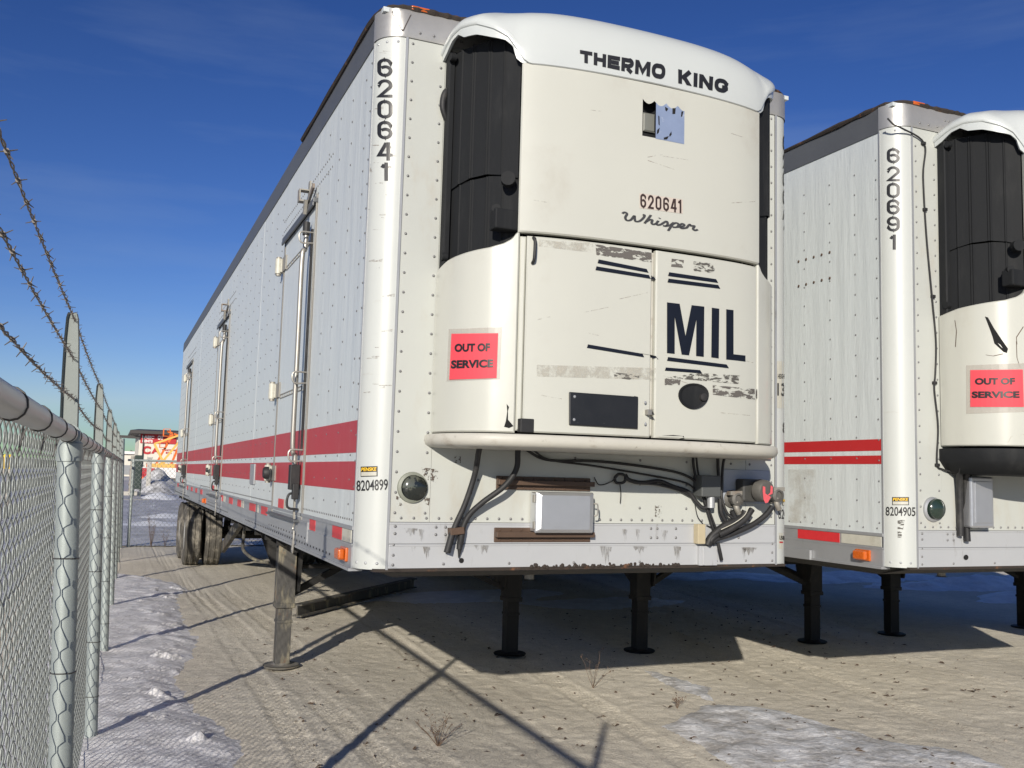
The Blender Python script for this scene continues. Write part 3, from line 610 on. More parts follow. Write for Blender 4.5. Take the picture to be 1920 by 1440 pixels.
def make_wheel_pair(parent, y, xo, zg):
    """dual tyres of one axle end: outer and inner tyre, each tyre with a lugged tread, hub on the outer"""
    R = .50
    for k, x in enumerate((xo, xo+.33)):
        w2 = .13; nseg = 60; b = MB(); prof = [(-w2*.80, .30), (-w2, .36), (-w2*1.02, .43), (-w2*.86, R-.012), (-w2*.62, R), (-w2*.56, R-.012), (-w2*.20, R-.012), (-w2*.14, R), (w2*.14, R), (w2*.20, R-.012), (w2*.56, R-.012), (w2*.62, R), (w2*.86, R-.012), (w2*1.02, .43), (w2, .36), (w2*.80, .30)]
        V = []; m = len(prof)
        for i in range(nseg):
            a = 2*math.pi*i/nseg
            for j, (dx, r) in enumerate(prof):
                rr = r+(.006 if (i+j) % 2 and r > R-.02 else 0); V.append((x+dx, y+rr*math.cos(a), zg+R+rr*math.sin(a)))
        F = [(i*m+j, i*m+j+1, ((i+1) % nseg)*m+j+1, ((i+1) % nseg)*m+j) for i in range(nseg) for j in range(m-1)]
        b.add(V, F); wh = b.build('tyre', M_tyre(), parent, sm=28)
        c = MB(); s = -1 if k == 0 else 1
        c.lathe((x, y, zg+R), (s, 0, 0), [(.31, .10), (.30, .085), (.285, .03), (.20, .01), (.15, .0), (.13, .07), (.10, .085), (.03, .09)] if k == 0 else [(.31, .10), (.29, .05), (.12, .03)], 28)
        c.build('wheel_rim', M_wheel(), wh, sm=35)
def rect_decal_side(b, y0, y1, z0, z1, x=-.003):
    b.box(x, y0, z0, x+.0025, y1, z1)

def build_trailer(org, cfg):
    rise = cfg.get('rise', 0.0); ZT, ZR = ZT0+rise, ZR0+rise; detail = cfg['detail']; zg = -org[2]; T = empty('semi_trailer', org, cfg['label'], 'trailer', cfg.get('group'))
    orgv = np.array(org)
    # ---- box: core, floor frame, roof
    b = MB(); b.box(.034, .06, ZB+.05, WID-.034, LEN-.02, ZR-.03); b.build('insulated_box', M_side(), T)
    b = MB(); b.box(.012, .03, ZR-.012, WID-.012, LEN, ZR+.012); b.build('roof', M_side(), T)
    # ---- left wall sheets, doors
    ys = [RP+.001, .82, 1.50]
    def sheets(y0, y1, n): return [(y0+(y1-y0)*k/n, y0+(y1-y0)*(k+1)/n) for k in range(n)]
    spans = sheets(RP+.001, 1.50, 1)+sheets(2.755, 6.45, 3)+sheets(7.655, 11.77, 3)+sheets(12.975, LEN-.03, 1) if detail > 0 else sheets(RP, LEN-.03, 6)
    above = [(a-.03, c+.035) for a, c in DOORS] if detail > 0 else []
    if not cfg['doors']: spans = sheets(RP+.001, LEN-.03, 11); above = []
    RT, RB = cfg['stripe']
    for i, (y0, y1) in enumerate(spans+above):
        z0 = 1.352 if i < len(spans) else DZ1+.045; b = MB(); dx = .0015*(i % 2)
        b.box(dx, y0+.002, z0, .033, y1-.002, ZT-.02); sh = b.build('wall_sheet', M_side(), T)
        if i < len(spans):
            for za, zb_ in (RT, RB):
                q = MB(); q.box(dx-.0018, y0+.002, zb_, dx+.001, y1-.002, za); q.build('red_stripe', cfg['red'](), sh)
    b = MB(); b.box(WID-.033, RP, 1.352, WID, LEN-.03, ZT-.02); b.build('wall_sheet', M_side(), T)
    b = MB(); b.box(0, LEN-.028, ZB, WID, LEN, ZR-.01); b.build('rear_frame', M_alu(), T)
    # ---- rails
    b = MB(); b.add([(-.006, RP, ZT-.02), (-.006, LEN, ZT-.02), (.0, LEN, ZR+.004), (.0, RP, ZR+.004), (.05, RP, ZT-.02), (.05, LEN, ZT-.02), (.05, LEN, ZR+.004), (.05, RP, ZR+.004)],
                    [(0, 1, 2, 3), (4, 7, 6, 5), (0, 3, 7, 4), (1, 5, 6, 2), (0, 4, 5, 1), (3, 2, 6, 7)]); b.build('top_rail', M_toprail(), T)
    b = MB(); b.box(WID-.05, RP, ZT-.02, WID+.006, LEN, ZR+.004); b.build('top_rail', M_toprail(), T)
    b = MB(); b.box(-.008, RP, ZB-.005, .045, LEN, 1.262); b.box(-.004, RP, 1.262, .04, LEN, 1.342); b.box(-.010, RP, 1.337, .04, LEN, 1.356); b.box(-.010, RP, 1.256, .04, LEN, 1.268); b.box(-.02, RP, ZB-.018, .05, LEN, ZB-.004)
    rail = b.build('bottom_rail', M_alu(), T)
    b = MB(); b.box(WID-.045, RP, ZB-.005, WID+.008, LEN, 1.356); b.build('bottom_rail', M_alu(), T)
    # ---- corner posts, front sheets, rub rails, top band
    postL = corner_post(0, ZB, ZT).build('corner_post', M_white(), T, sm=40); postR = corner_post(WID, ZB, ZT).build('corner_post', M_white(), T, sm=40)
    for sx, sg in ((0, 1), (WID, -1)):
        b = MB(); b.box(sx+sg*(RP-.008), -.006, ZB, sx+sg*(RP+.004), .01, ZT); b.box(sx-sg*.004, RP-.006, ZB, sx+sg*.01, RP+.006, ZT); b.build('corner_bead', M_alu(), T)
    fx = [RP+.006, .346, 2.254, WID-RP-.006]; fronts = []
    for i in range(3):
        b = MB(); b.box(fx[i]+.001, .0012*(i % 2), 1.386, fx[i+1]-.001, .03, ZT-.003); fronts.append(b.build('front_sheet', M_front(), T))
    for z0, z1, dy in ((1.2795, 1.384, -.004), (1.160, 1.278, -.007)):
        b = MB(); b.box(RP+.005, dy, z0, WID-RP-.005, .03, z1); b.box(RP+.005, dy-.003, z1-.010, WID-RP-.005, .0, z1-.0005); fronts.append(b.build('rub_rail', M_rub(), T, bevel=.002))
    b = MB(); b.box(RP*.5, -.005, ZB-.010, WID-RP*.5, .05, 1.1585); lip = b.build('bottom_lip', M_seal(), T)
    b = MB(); n = 14; P = [(RP-(RP+.006)*math.sin(a), RP-(RP+.006)*math.cos(a)) for a in np.linspace(math.pi/2, 0, n)]; P = P+[(2.6-x, y) for x, y in P[::-1]]
    V = []
    for z, o in ((ZT-.004, 0), (ZT+.006, .003), (ZR-.01, .003), (ZR+.006, -.006)):
        V += [(x, y-o*(1 if .1 < x < 2.5 else 0), z) for x, y in P]
    m = len(P); F = [(r*m+k, r*m+k+1, (r+1)*m+k+1, (r+1)*m+k) for r in range(3) for k in range(m-1)]
    b.add(V, F); band = b.build('front_top_band', M_alu_front(), T, sm=40)
    rgs = random.Random(int(org[0]*100)); b = MB()
    pts = [(-.002, 2.2, ZR+.008), (-.002, 1.0, ZR+.01), (0, .25, ZR+.012), (.05, .06, ZR+.02), (.16, .006, ZR+.018)]+[(x, .004, ZR+.012+rgs.uniform(-.004, .008)) for x in np.arange(.3, 2.4, .12)]+[(2.5, .02, ZR+.015), (2.57, .1, ZR+.01), (2.602, .4, ZR+.01)]
    sp = smooth(pts, 5); b.tube(sp, [.012+.008*rgs.random() for _ in sp], 6); b.build('roof_sealant', M_seal(), T)
    b = MB()
    for x in (.20, .36, 2.34, 2.5): b.box(x-.055, -.004, ZR+.012, x+.055, .05, ZR+.040)
    if detail > 0:
        for x in (.20, 2.40):
            q = MB(); q.box(x-.05, -.010, ZR+.008, x+.05, .05, ZR+.032); q.build('roof_marker_lamp', M_amber(), T, bevel=.006)
    # ---- refrigeration unit on the front wall
    b = MB(); c = unit_panel(.03, STOT-.03, 1.80, 3.66, -.16, .02); b.add(c.v, c.f)
    bot = [wrap(s, 1.80, -.16) for s in np.linspace(.02, STOT-.02, 40)]; b.add(bot, [tuple(range(40))]); U = b.build('refrigeration_unit', M_hole(), T); U.location.z = rise*.85
    sL, sR = s_of_x(.612), s_of_x(2.6-.612); sM = s_of_x(1.315)
    ztop_pts = [(0, 2.655), (.12, 2.685), (.24, 2.70), (.36, 2.715), (.42, 2.735), (.455, 2.76), (.472, 2.79), (.485, 2.80)]
    sc = (sL-.006)/.485
    zsw = lambda s: float(np.interp(s, [q[0]*sc for q in ztop_pts], [q[1] for q in ztop_pts])); zswR = lambda s: zsw(STOT-s)
    panL = unit_panel(.004, sL-.006, 1.828, zsw, .004, .03, ds=.012, nz=8).build('side_panel', M_unit(), U, sm=40)
    panR = unit_panel(sR+.006, STOT-.004, 1.828, zswR, .004, .03, ds=.012, nz=8).build('side_panel', M_unit(), U, sm=40)
    doorL = unit_panel(sL+.030, sM-.012, 1.832, 2.775, .004, .03).build('unit_door', M_unit(), U, sm=40)
    doorR = unit_panel(sM+.012, sR-.004, 1.832, 2.775, .004, .03).build('unit_door', M_unit(), U, sm=40)
    b = unit_panel(sL-.004, sL+.028, 1.84, 2.775, -.010, .03); b.build('hinge_pillar', M_unit(), U, sm=40)
    b = unit_panel(sM-.011, sM+.011, 1.84, 2.765, -.012, .02); b.build('center_pillar', M_tray(), U, sm=40)
    hole = None
    if cfg['window']:
        q = [wrap_px(org, *p) for p in ((1203, 185), (1280, 275))]
        hole = (q[0][0], q[1][0], q[1][1]+.012, q[0][1]-.004)
    upper = unit_panel(sL-.016, sR+.012, 2.790, 3.635, .012, .035, holes=[hole] if hole else [], nz=8).build('upper_panel', M_unit(), U, sm=40)
    # black side bays with pressed ribs
    for k, (a, c) in enumerate(((.006, sL-.02), (sR+.02, STOT-.006))):
        pa, pc = wrap(a, 0, -.02), wrap(c, 0, -.03)
        def bay(f, z, d):      # nearly flat panel set back behind the plan curve
            q = pa*(1-f)+pc*f; r = wrap(a+(c-a)*f, 0, -.03); q = q*.72+r*.28 if k == 0 else wrap(a+(c-a)*f, 0, -.012); nn = np.array((-(pc-pa)[1], (pc-pa)[0], 0)); nn /= np.linalg.norm(nn)
            nn = nn if nn[1] < 0 else -nn
            return np.array((q[0]+nn[0]*d, min(.02, q[1]+nn[1]*d), z))
        for z0, z1, d0 in ((2.60, 3.10, -.012), (3.06, 3.80, .0)):
            b = MB(); V = []; fs = [0]
            for r0 in (.22, .38, .41, .60, .63, .80): fs += [r0-.012, r0, r0+.010, r0+.02]
            fs.append(1); n = len(fs)
            for j in range(5):
                for i, f in enumerate(fs):
                    z = z0+(z1-z0)*j/4+(.05*math.sin(f*3.0)*(d0 == 0) if j == 0 else 0); V.append(bay(f, z, d0+(.005 if (i-1) % 4 in (1, 2) and 0 < i < n-1 else 0)))
            b.add(V, [(j*n+i, j*n+i+1, (j+1)*n+i+1, (j+1)*n+i) for j in range(4) for i in range(n-1)]); b.build('bay_panel', M_dark(), U, sm=25)
        b = unit_panel(a if k == 0 else c-.06, a+.06 if k == 0 else c, 2.66, 3.80, -.006, .03, ds=.015); b.build('bay_flange', M_dark(), U, sm=30)
        if k == 0:
            for s, z, r, l in ((sL-.07, 3.05, .035, .05), (sL-.12, 2.90, .022, .05), (.06, 2.72, .022, .03), (.09, 3.76, .02, .03)):
                b = MB(); p = wrap(s, z, -.03); q = wrap(s, z, -.03+l); b.tube([p, q], r, 14); b.build('pipe_stub', M_dark(), U, sm=40)
            b = MB(); p = wrap(sL-.09, 2.86, -.03); b.box(p[0]-.06, p[1]-.05, 2.80, p[0]+.07, p[1]+.03, 2.90); b.build('latch_box', M_dark(), U, bevel=.008)
    # cap: domed moulding with a scalloped lip over the bays
    lip_px = [(844, 111), (854, 106), (875, 91), (888, 83), (899, 91), (921, 93), (942, 103), (961, 110), (967, 121), (969, 140), (981, 141)]
    lipz = [(.0, 3.765), (.05, 3.785), (.11, 3.825), (.16, 3.835), (.20, 3.805), (.27, 3.795), (.34, 3.765), (.40, 3.745), (.43, 3.715), (.445, 3.655), (.47, 3.630)]
    sc2 = sL/.485
    crease = [(.0, 3.795), (.05, 3.815), (.11, 3.842), (.18, 3.855), (.27, 3.842), (.35, 3.800), (.41, 3.755), (.45, 3.69), (.475, 3.645)]
    def zl(s):
        q = min(s, STOT-s); return float(np.interp(q, [a*sc2 for a, _ in crease]+[sL+.02, STOT/2], [c for _, c in crease]+[3.625, 3.632]))
    ss = sorted(set(list(np.linspace(.001, sL+.03, 46))+list(np.linspace(sL+.03, STOT-sL-.03, 30))+list(np.linspace(STOT-sL-.03, STOT-.001, 46)))); b = MB(); V = []; n = len(ss)
    ths = [0, 0, 0]+list(np.linspace(0.02, 1, 26))
    for j, th in enumerate(ths):
        for s in ss:
            z0 = zl(s); p = wrap(s, z0, .022)
            if j == 0: q = wrap(s, z0+.012, -.02)
            elif j == 1: q = wrap(s, z0, .014)
            elif j == 2: q = wrap(s, z0+.004, .020)
            else:
                a = th*math.pi/2; cc = max(0, math.cos(a))**.60; zp = 3.63+.40*math.sin(a)**.68; zs = z0+.012+.26*th-.10*th*th; h_ = max(0, .05-abs(zp-zs))/.05
                q = np.array((1.3+(p[0]-1.3)*cc, p[1]*cc, max(zp, zs)+h_*h_*.05*.25))
            V.append(q)
    F = [(j*n+i, j*n+i+1, (j+1)*n+i+1, (j+1)*n+i) for j in range(len(ths)-1) for i in range(n-1)]
    b.add(V, F); cap = b.build('cap', M_cap(), U, sm=50, fix=False)
    for side in (0, 1):
        b = MB(); V = []; qs = np.linspace(.004, sL+.004, 60)
        for q in qs:
            s = q if side == 0 else STOT-q; zb1 = float(np.interp(q, [a*sc2 for a, _ in lipz], [c for _, c in lipz])); V += [wrap(s, zb1+.004, -.004), wrap(s, zb1, .010), wrap(s, zl(s)+.012, .014)]
        b.add(V, [(3*i+j, 3*i+3+j, 3*i+4+j, 3*i+1+j) for i in range(59) for j in range(2)]); b.build('cap_lip', M_cap(), U, sm=50)
    # bottom tray
    b = MB(); V = []; sg = np.linspace(.0, STOT, 70); n = len(sg)
    tz = ((1.822, .0), (1.822, .026), (1.815, .034), (1.790, .037), (1.772, .030), (1.760, .010), (1.756, -.03)) if not cfg['black_tray'] else ((1.815, -.01), (1.812, .012), (1.74, .012), (1.715, -.01), (1.66, -.06), (1.655, -.2))
    for z, o in tz:
        for s in sg: V.append(wrap(s, z, o))
    b.add(V, [(j*n+i, j*n+i+1, (j+1)*n+i+1, (j+1)*n+i) for j in range(len(tz)-1) for i in range(n-1)])
    o0 = len(b.v)-n; b.f.append(tuple(o0+i for i in range(n))); b.build('drip_tray', M_tray() if not cfg['black_tray'] else M_dark(), U, sm=50)
    S = dict(T=T, U=U, panL=panL, panR=panR, doorL=doorL, doorR=doorR, upper=upper, cap=cap, postL=postL, postR=postR, band=band, rail=rail, lip=lip, org=org, hole=hole, sM=sM, sL=sL, sR=sR)
    # ---- rivets
    b = MB(); rg = np.random.default_rng(int(org[0]*10)+3)
    pts = []
    if cfg['doors']:
        for a, c in [(RP, 1.5), (2.76, 6.45), (7.66, 11.77), (12.98, LEN)]:
            for y in np.arange(a+.14, c-.05, .305): pts += [(0-.001, y, z) for z in np.arange(1.46, 3.80, .125)]
    else:
        for y in np.concatenate([[.36, .60, .86], np.arange(1.27, 5.0, .41)]): pts += [(-.001, y, z) for z in np.arange(1.42, 3.80, .135)]
    for y in np.arange(RP+.05, min(LEN, 9), .05 if detail > 1 else .12): pts.append((-.001, y, 1.385))
    for a, c in DOORS if cfg['doors'] else []: pts += [(-.001, y, DZ1+dz) for dz in (.09, .17) for y in np.arange(a-.45, c+.15, .055)]
    pts += [(-.0015, RP+.03, z) for z in np.arange(1.42, 3.8, .13)]
    b.rivets(pts, (-1, 0, 0), .0068, .0042)
    pts = [(RP+.03, -.001, z) for z in np.arange(1.43, 3.84, .10)]+[(WID-RP-.03, -.001, z) for z in np.arange(1.43, 3.84, .10)]
    pts += [(.322, -.001, z) for z in np.arange(1.43, 3.80, .10)]+[(2.28, -.001, z) for z in np.arange(1.43, 3.80, .10)]
    pts += [(x, -.001, 1.405) for x in np.arange(.20, 2.4, .065)]
    for x, z in ((.17, 1.365), (.17, 1.33), (.38, 1.362), (.38, 1.325), (.43, 1.362), (.43, 1.325)): pts.append((x, -.0075, z))
    for x in (.165, 2.435): pts += [(x, -.0085, z) for z in (1.275, 1.225, 1.178)]
    for x in (.425, .78, 1.15, 1.55, 2.05, 2.25): pts.append((x, -.0085, 1.18))
    pts += [(x, -.0075, z) for x in (1.62, 1.66, 1.78, 2.20) for z in (1.36, 1.31)]
    pts += [(.2+.075*k, -.0105, ZT+.03) for k in range(6)]+[(.42+.03*k, -.0105, ZT+.085) for k in range(5)]
    pts += [(x, -.001, z) for x in (.6, 1.15, 1.55, 1.85, 2.15) for z in (1.47, 1.60, 1.73)]
    b.rivets(pts, (0, -1, 0), .0078, .0052)
    b.build('rivets', mat('rivet_metal', (.20, .20, .20), .5, metal=.4), T, kind='stuff', sm=60)
    if detail > 0:
        b = MB()
        for a in (.35, .78, 1.22):
            x = RP-RP*math.sin(a); y = RP-RP*math.cos(a); nrm = (-math.sin(a), -math.cos(a), 0)
            b.rivets([(x, y, ZB+.03), (x, y, ZT-.03)], nrm, .008, .005)
        b.build('rivets', M_alu(), T, kind='stuff', sm=60)
    # ---- lower side: reflector tape, marker lamp
    for col, y0, y1 in cfg['tape']:
        b = MB(); b.box(-.0075, y0, 1.272, -.0035, y1, 1.334); b.build('reflector_tape', M_tred() if col == 'r' else M_twht(), rail)
    for y in cfg['markers']:
        b = MB(); b.box(-.022, y-.065, 1.175, -.006, y+.065, 1.245); k = b.build('marker_lamp', M_amber(), T, bevel=.006); c = MB(); c.box(-.055, y-.052, 1.182, -.022, y+.052, 1.238); c.build('lens', M_amber(), k, bevel=.010)
    # ---- doors
    for a, c in DOORS if cfg['doors'] else []:
        d = MB(); d.box(-.006, a+.03, DZ0+.012, .033, c-.03, DZ1-.03); D = d.build('side_door', M_side(), T, bevel=.003)
        for za, zb_ in (RT, RB):
            q = MB(); q.box(-.0085, a+.031, zb_, -.0055, c-.031, za); q.build('red_stripe', M_red(), D)
        q = MB(); q.box(.006, a-.001, DZ0, .034, a+.029, DZ1); q.box(.006, c-.029, DZ0, .034, c+.001, DZ1); q.box(.006, a, DZ1-.028, .034, c, DZ1); q.build('door_seal', M_black(), D)
        q = MB(); q.box(-.011, c-.012, DZ0, .03, c+.012, DZ1+.03); q.build('door_jamb', M_stain(), D); q = MB(); q.box(-.010, a-.014, DZ0, .03, a+.004, DZ1+.04); q.build('door_jamb', M_stain(), D)
        q = MB(); q.box(-.030, a-.02, DZ1-.02, .01, c+.02, DZ1+.012); q.box(-.034, a-.02, DZ1-.045, -.022, c+.02, DZ1-.018); q.build('drip_gutter', M_toprail(), D, bevel=.004)
        for z in (3.19, 2.22, 1.60):
            h = MB(); y = c+.085; h.tube([(-.036, y, z-.058), (-.036, y, z+.058)], .027, 16); h.box(-.03, y-.05, z-.05, .0, y+.02, z+.05); hh = h.build('hinge', M_twht(), D, sm=40)
            s = MB(); s.tube([(-.036, y, z-.075), (-.036, y, z-.058)], .02, 12); s.tube([(-.036, y, z+.058), (-.036, y, z+.072)], .02, 12); s.box(-.018, c-.115, z-.055, -.007, y-.03, z+.055); s.build('hinge_strap', M_steel(), hh, sm=40)
            if z > 2: 
                s = MB(); s.box(-.0105, a+.16, z-.070, -.0055, c-.12, z-.064); s.box(-.0105, a+.16, z-.044, -.0055, c-.12, z-.038)
                for k in range(10): yy = a+.2+k*(c-a-.36)/9.; s.box(-.0105, yy, z-.0645, -.0065, yy+.004, z-.0435)
                s.build('door_strap', M_steel(), D)
            else:
                kb = 1.0 if a < 3 else .6; s = MB(); s.lathe((-.045, c-.0, 1.60), (-1, 0, 0), [(.046*kb, 0), (.046*kb, .025*kb), (.036*kb, .04*kb)], 20); s.build('bumper', M_black(), D, sm=40)
        y = a+.115
        q = MB(); q.tube(smooth([(-.040, y, 3.19), (-.044, y, 3.08), (-.062, y-.008, 3.00), (-.062, y-.008, 2.4), (-.062, y-.004, 1.80), (-.044, y, 1.72), (-.044, y, 1.64)], 5), .0165, 14); R_ = q.build('lock_rod', M_stain(), D, sm=40)
        q = MB(); q.tube([(-.042, y, 3.17), (-.042, y, 3.26)], .024, 12); q.build('cam_keeper', M_black(), D, bevel=.003); q = MB(); q.box(-.075, y-.045, 1.50, -.012, y+.03, 1.66); q.box(-.06, y-.075, 1.44, -.02, y-.03, 1.54); q.build('cam_keeper', M_black(), D, bevel=.005)
        q = MB(); q.box(-.020, y-.075, 1.75, -.006, y-.045, 3.20); q.build('rod_channel', M_black(), D)
        for z in (3.14, 2.22, 1.72):
            q = MB(); q.tube(smooth([(-.005, y-.075, z-.035), (-.085, y-.07, z-.035), (-.09, y-.07, z+.03), (-.005, y-.075, z+.035)], 4), .006, 8); q.build('rod_guide', M_stain(), D, sm=40)
        q = MB(); q.tube(smooth([(-.012, y-.03, 1.475), (-.075, y-.03, 1.47), (-.08, y-.03, 1.39), (-.012, y-.03, 1.375)], 5), .008, 8); q.build('grab_handle', M_black(), D, sm=40)
        q = MB(); q.bar((-.03, y+.02, 1.50), (-.03, y+.005, 1.30), .012, .022); q.tube([(-.03, y+.01, 1.60), (-.03, y+.03, 1.58)], .03, 10); q.build('latch_handle', M_steel(), D)
        q = MB(); q.tube(smooth([(-.02, y, 1.31), (-.03, y+.02, 1.25), (-.03, y-.015, 1.22), (-.03, y+.01, 1.13), (-.03, y-.008, 1.10), (-.03, y-.02, 1.16), (-.028, y-.015, 1.24)], 5), .006, 7); q.build('latch_loop', M_stain(), D, sm=40)
        q = MB(); q.lathe((-.008, a+.36, 1.60), (-1, 0, 0), [(.038, 0), (.036, .006)], 18); q.build('lock_plate', M_alu(), D)
        q = MB(); q.box(-.05, a+.17, 1.575, -.01, a+.21, 1.66); q.tube([(-.03, a+.19, 1.575), (-.03, a+.19, 1.53)], .016, 10); q.build('padlock', M_tan(), D, bevel=.004)
        # sill below the door
        q = MB(); q.box(-.014, a-.25, 1.19, -.004, c+.14, DZ0-.004); sill = q.build('door_sill', M_alu(), T)
        q = MB(); q.box(-.05, a+.02, DZ0-.018, -.01, c, DZ0-.002); q.build('sill_gutter', M_toprail(), sill, bevel=.003)
        q = MB(); q.rivets([(-.014, yy, 1.215) for yy in np.arange(a-.2, c+.1, .11)]+[(-.0085, yy, 1.178) for yy in np.arange(a-.9, c+1.5, .09)], (-1, 0, 0), .008, .004); q.build('rivets', M_black(), sill, kind='stuff')
        for col, y0, y1 in (('r', c-.52, c-.29), ('w', c-.66, c-.53)):
            q = MB(); q.box(-.0095, y0, 1.352, -.0062, y1, 1.42); q.build('reflector_tape', M_tred() if col == 'r' else M_twht(), D)
        if a < 8:     # hold-back bracket above the door
            q = MB(); yb = a+.27; zz = DZ1+.10
            q.box(-.010, yb-.02, zz-.05, .0, yb+.03, zz+.10); q.box(-.075, yb-.01, zz+.032, -.008, yb+.055, zz+.040); q.box(-.075, yb-.01, zz-.035, -.066, yb+.055, zz+.032); q.box(-.075, yb-.01, zz-.045, -.008, yb+.055, zz-.035)
            H = q.build('hold_back_bracket', M_steel(), T); q = MB(); q.bar((-.025, a+.02, DZ1+.10), (-.025, a+.20, DZ1+.03), .015, .035); q.bar((-.045, a+.17, DZ1+.04), (-.045, a+.20, DZ1-.05), .02, .045); q.build('hook', M_steel(), H)
    # ---- underbody
    b = MB()
    for y in np.arange(2.2, LEN-.3, .6): b.box(.06, y, ZB-.10, WID-.06, y+.05, ZB-.001)
    b.build('cross_members', M_under(), T)
    b = MB(); b.add([(.14, .10, ZB-.022), (WID-.14, .10, ZB-.022), (WID-.3, .5, ZB-.09), (.3, .5, ZB-.09), (.3, 2.0, ZB-.09), (WID-.3, 2.0, ZB-.09), (.14, .10, ZB-.001), (WID-.14, .10, ZB-.001), (WID-.14, 2.0, ZB-.001), (.14, 2.0, ZB-.001)],
                    [(0, 1, 2, 3), (3, 2, 5, 4), (6, 9, 8, 7), (0, 6, 7, 1), (1, 7, 8, 5, 2), (0, 3, 4, 9, 6), (4, 5, 8, 9)]); b.build('coupler_plate', M_under(), T)
    b = MB(); b.tube([(1.3, .9, ZB-.09), (1.3, .9, ZB-.16), (1.3, .9, ZB-.165)], [.03, .03, .045], 14); b.build('kingpin', M_steel(), T)
    b = MB()
    for x in (.75, WID-.75): b.box(x-.05, 9.6, ZB-.26, x+.05, LEN-.3, ZB-.10)
    b.build('slider_rail', M_under(), T)
    # landing gear
    LY = cfg['leg_y']
    for s, lx in ((1, .27), (-1, WID-.27)):
        b = MB(); b.box(lx-.076, LY-.07, zg+.50, lx+.076, LY+.07, ZB-.001); b.box(lx-.083, LY-.077, zg+.485, lx+.083, LY+.077, zg+.525); LM = M_leg if (detail == 2 and s == 1) else M_under; leg = b.build('landing_leg', LM(), T, bevel=.006)  # shaded legs go near-black: their shade is put in the colour, black paint assumed
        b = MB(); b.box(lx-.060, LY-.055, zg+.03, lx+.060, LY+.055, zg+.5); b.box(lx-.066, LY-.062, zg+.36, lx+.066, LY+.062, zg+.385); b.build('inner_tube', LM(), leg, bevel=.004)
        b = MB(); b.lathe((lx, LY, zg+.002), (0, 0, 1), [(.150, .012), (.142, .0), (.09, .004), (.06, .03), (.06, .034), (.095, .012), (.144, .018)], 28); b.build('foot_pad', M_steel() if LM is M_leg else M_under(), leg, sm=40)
        b = MB(); xi = lx+s*.09
        b.prism([(xi, LY-.20, ZB-.002), (xi, LY+.20, ZB-.002), (xi, LY+.09, zg+.62), (xi, LY-.09, zg+.62)], (0, 0, 0), (s*.02, 0, 0)); b.build('gusset', M_under(), leg)
        b = MB(); b.prism([(lx-.24, LY+.077, ZB-.002), (lx+.24, LY+.077, ZB-.002), (lx+.10, LY+.077, zg+.80), (lx-.10, LY+.077, zg+.80)], (0, 0, 0), (0, .012, 0)); b.build('gusset', M_under(), leg)
        b = MB(); b.bar((lx, LY+.06, zg+.62), (lx+s*.35, LY+1.5, ZB-.08), .06, .06); b.build('brace', M_under(), leg)
    b = MB(); b.tube([(.3, LY, zg+.82), (WID-.3, LY, zg+.82)], .022, 10); b.build('cross_shaft', M_under(), T)
    b = MB(); b.bar((.34, LY+.02, zg+.60), (1.3, LY+.25, ZB-.1), .05, .05); b.bar((WID-.34, LY+.02, zg+.60), (1.3, LY+.25, ZB-.1), .05, .05); b.build('cross_brace', M_under(), T)
    # axles
    for y in (12.35, 13.62):
        b = MB(); b.tube([(.2, y, zg+.5), (WID-.2, y, zg+.5)], .065, 14); b.build('axle', M_under(), T, sm=40)
        make_wheel_pair(T, y, .17, zg); make_wheel_pair(T, y, WID-.17-.33, zg)
    b = MB()
    for x in (.78, WID-.78):
        b.bar((x, 11.2, zg+.62), (x, 12.4, zg+.60), .09, .12); b.bar((x, 11.0, ZB-.1), (x, 11.25, zg+.55), .10, .14); b.bar((x, 12.5, ZB-.1), (x, 12.75, zg+.55), .10, .14)
    b.build('suspension_arm', M_under(), T)
    if detail > 0:
        b = MB(); b.bar((.55, 8.6, ZB-.14), (.62, 11.6, zg+.34), .06, .16); b.bar((1.9, 8.6, ZB-.14), (1.9, 11.6, zg+.34), .06, .16); b.build('torque_arm', M_leg(), T)
        b = MB(); b.lathe((.9, 9.3, ZB-.3), (1, 0, 0), [(.02, 0), (.13, .02), (.14, .06), (.14, .66), (.13, .70), (.02, .72)], 20); b.build('air_tank', M_leg(), T, sm=40)
        b = MB(); b.tube(smooth([(.45, 7.6, ZB-.05), (.42, 7.62, .72), (.45, 7.6, .60), (.62, 7.5, .50), (.95, 7.3, .48)], 5), .02, 8); b.build('hanging_bracket', M_leg(), T, sm=40)
    return S
def wrap_px(org, px, py):
    """pixel -> (s, z) on the unit's plan curve"""
    d = ray(px, py); c = CAM-np.array(org); best = None
    for i in range(len(PLAN)-1):
        a, b = PLAN[i], PLAN[i+1]; e = b-a; M = np.array([[d[0], -e[0]], [d[1], -e[1]]])
        if abs(np.linalg.det(M)) < 1e-9: continue
        t, k = np.linalg.solve(M, a-c[:2])
        if t > 0 and -1e-6 <= k <= 1+1e-6 and (best is None or t < best[0]): best = (t, SA[i]+k*(SA[i+1]-SA[i]))
    return best[1], c[2]+best[0]*d[2]
def side_y(px, py): return on_plane(0, 0, px, py)[1]
TAPE1 = [('r', .375, .60), ('w', .165, .365), ('r', 1.08, 1.24)]
for kind, xa, xb, y in (('r', 491, 502, 958), ('w', 481.5, 486, 951), ('r', 469, 480, 948), ('w', 453.5, 458, 944), ('r', 446.5, 453, 943), ('r', 430.5, 437, 938), ('w', 419.5, 423, 936), ('r', 414.5, 419, 934),
                        ('r', 376.5, 380, 924), ('r', 367, 370, 921), ('r', 358.5, 361.5, 919), ('r', 351, 353, 917), ('r', 333, 335.5, 912)):
    TAPE1.append((kind, side_y(xb, y), side_y(xa, y)))
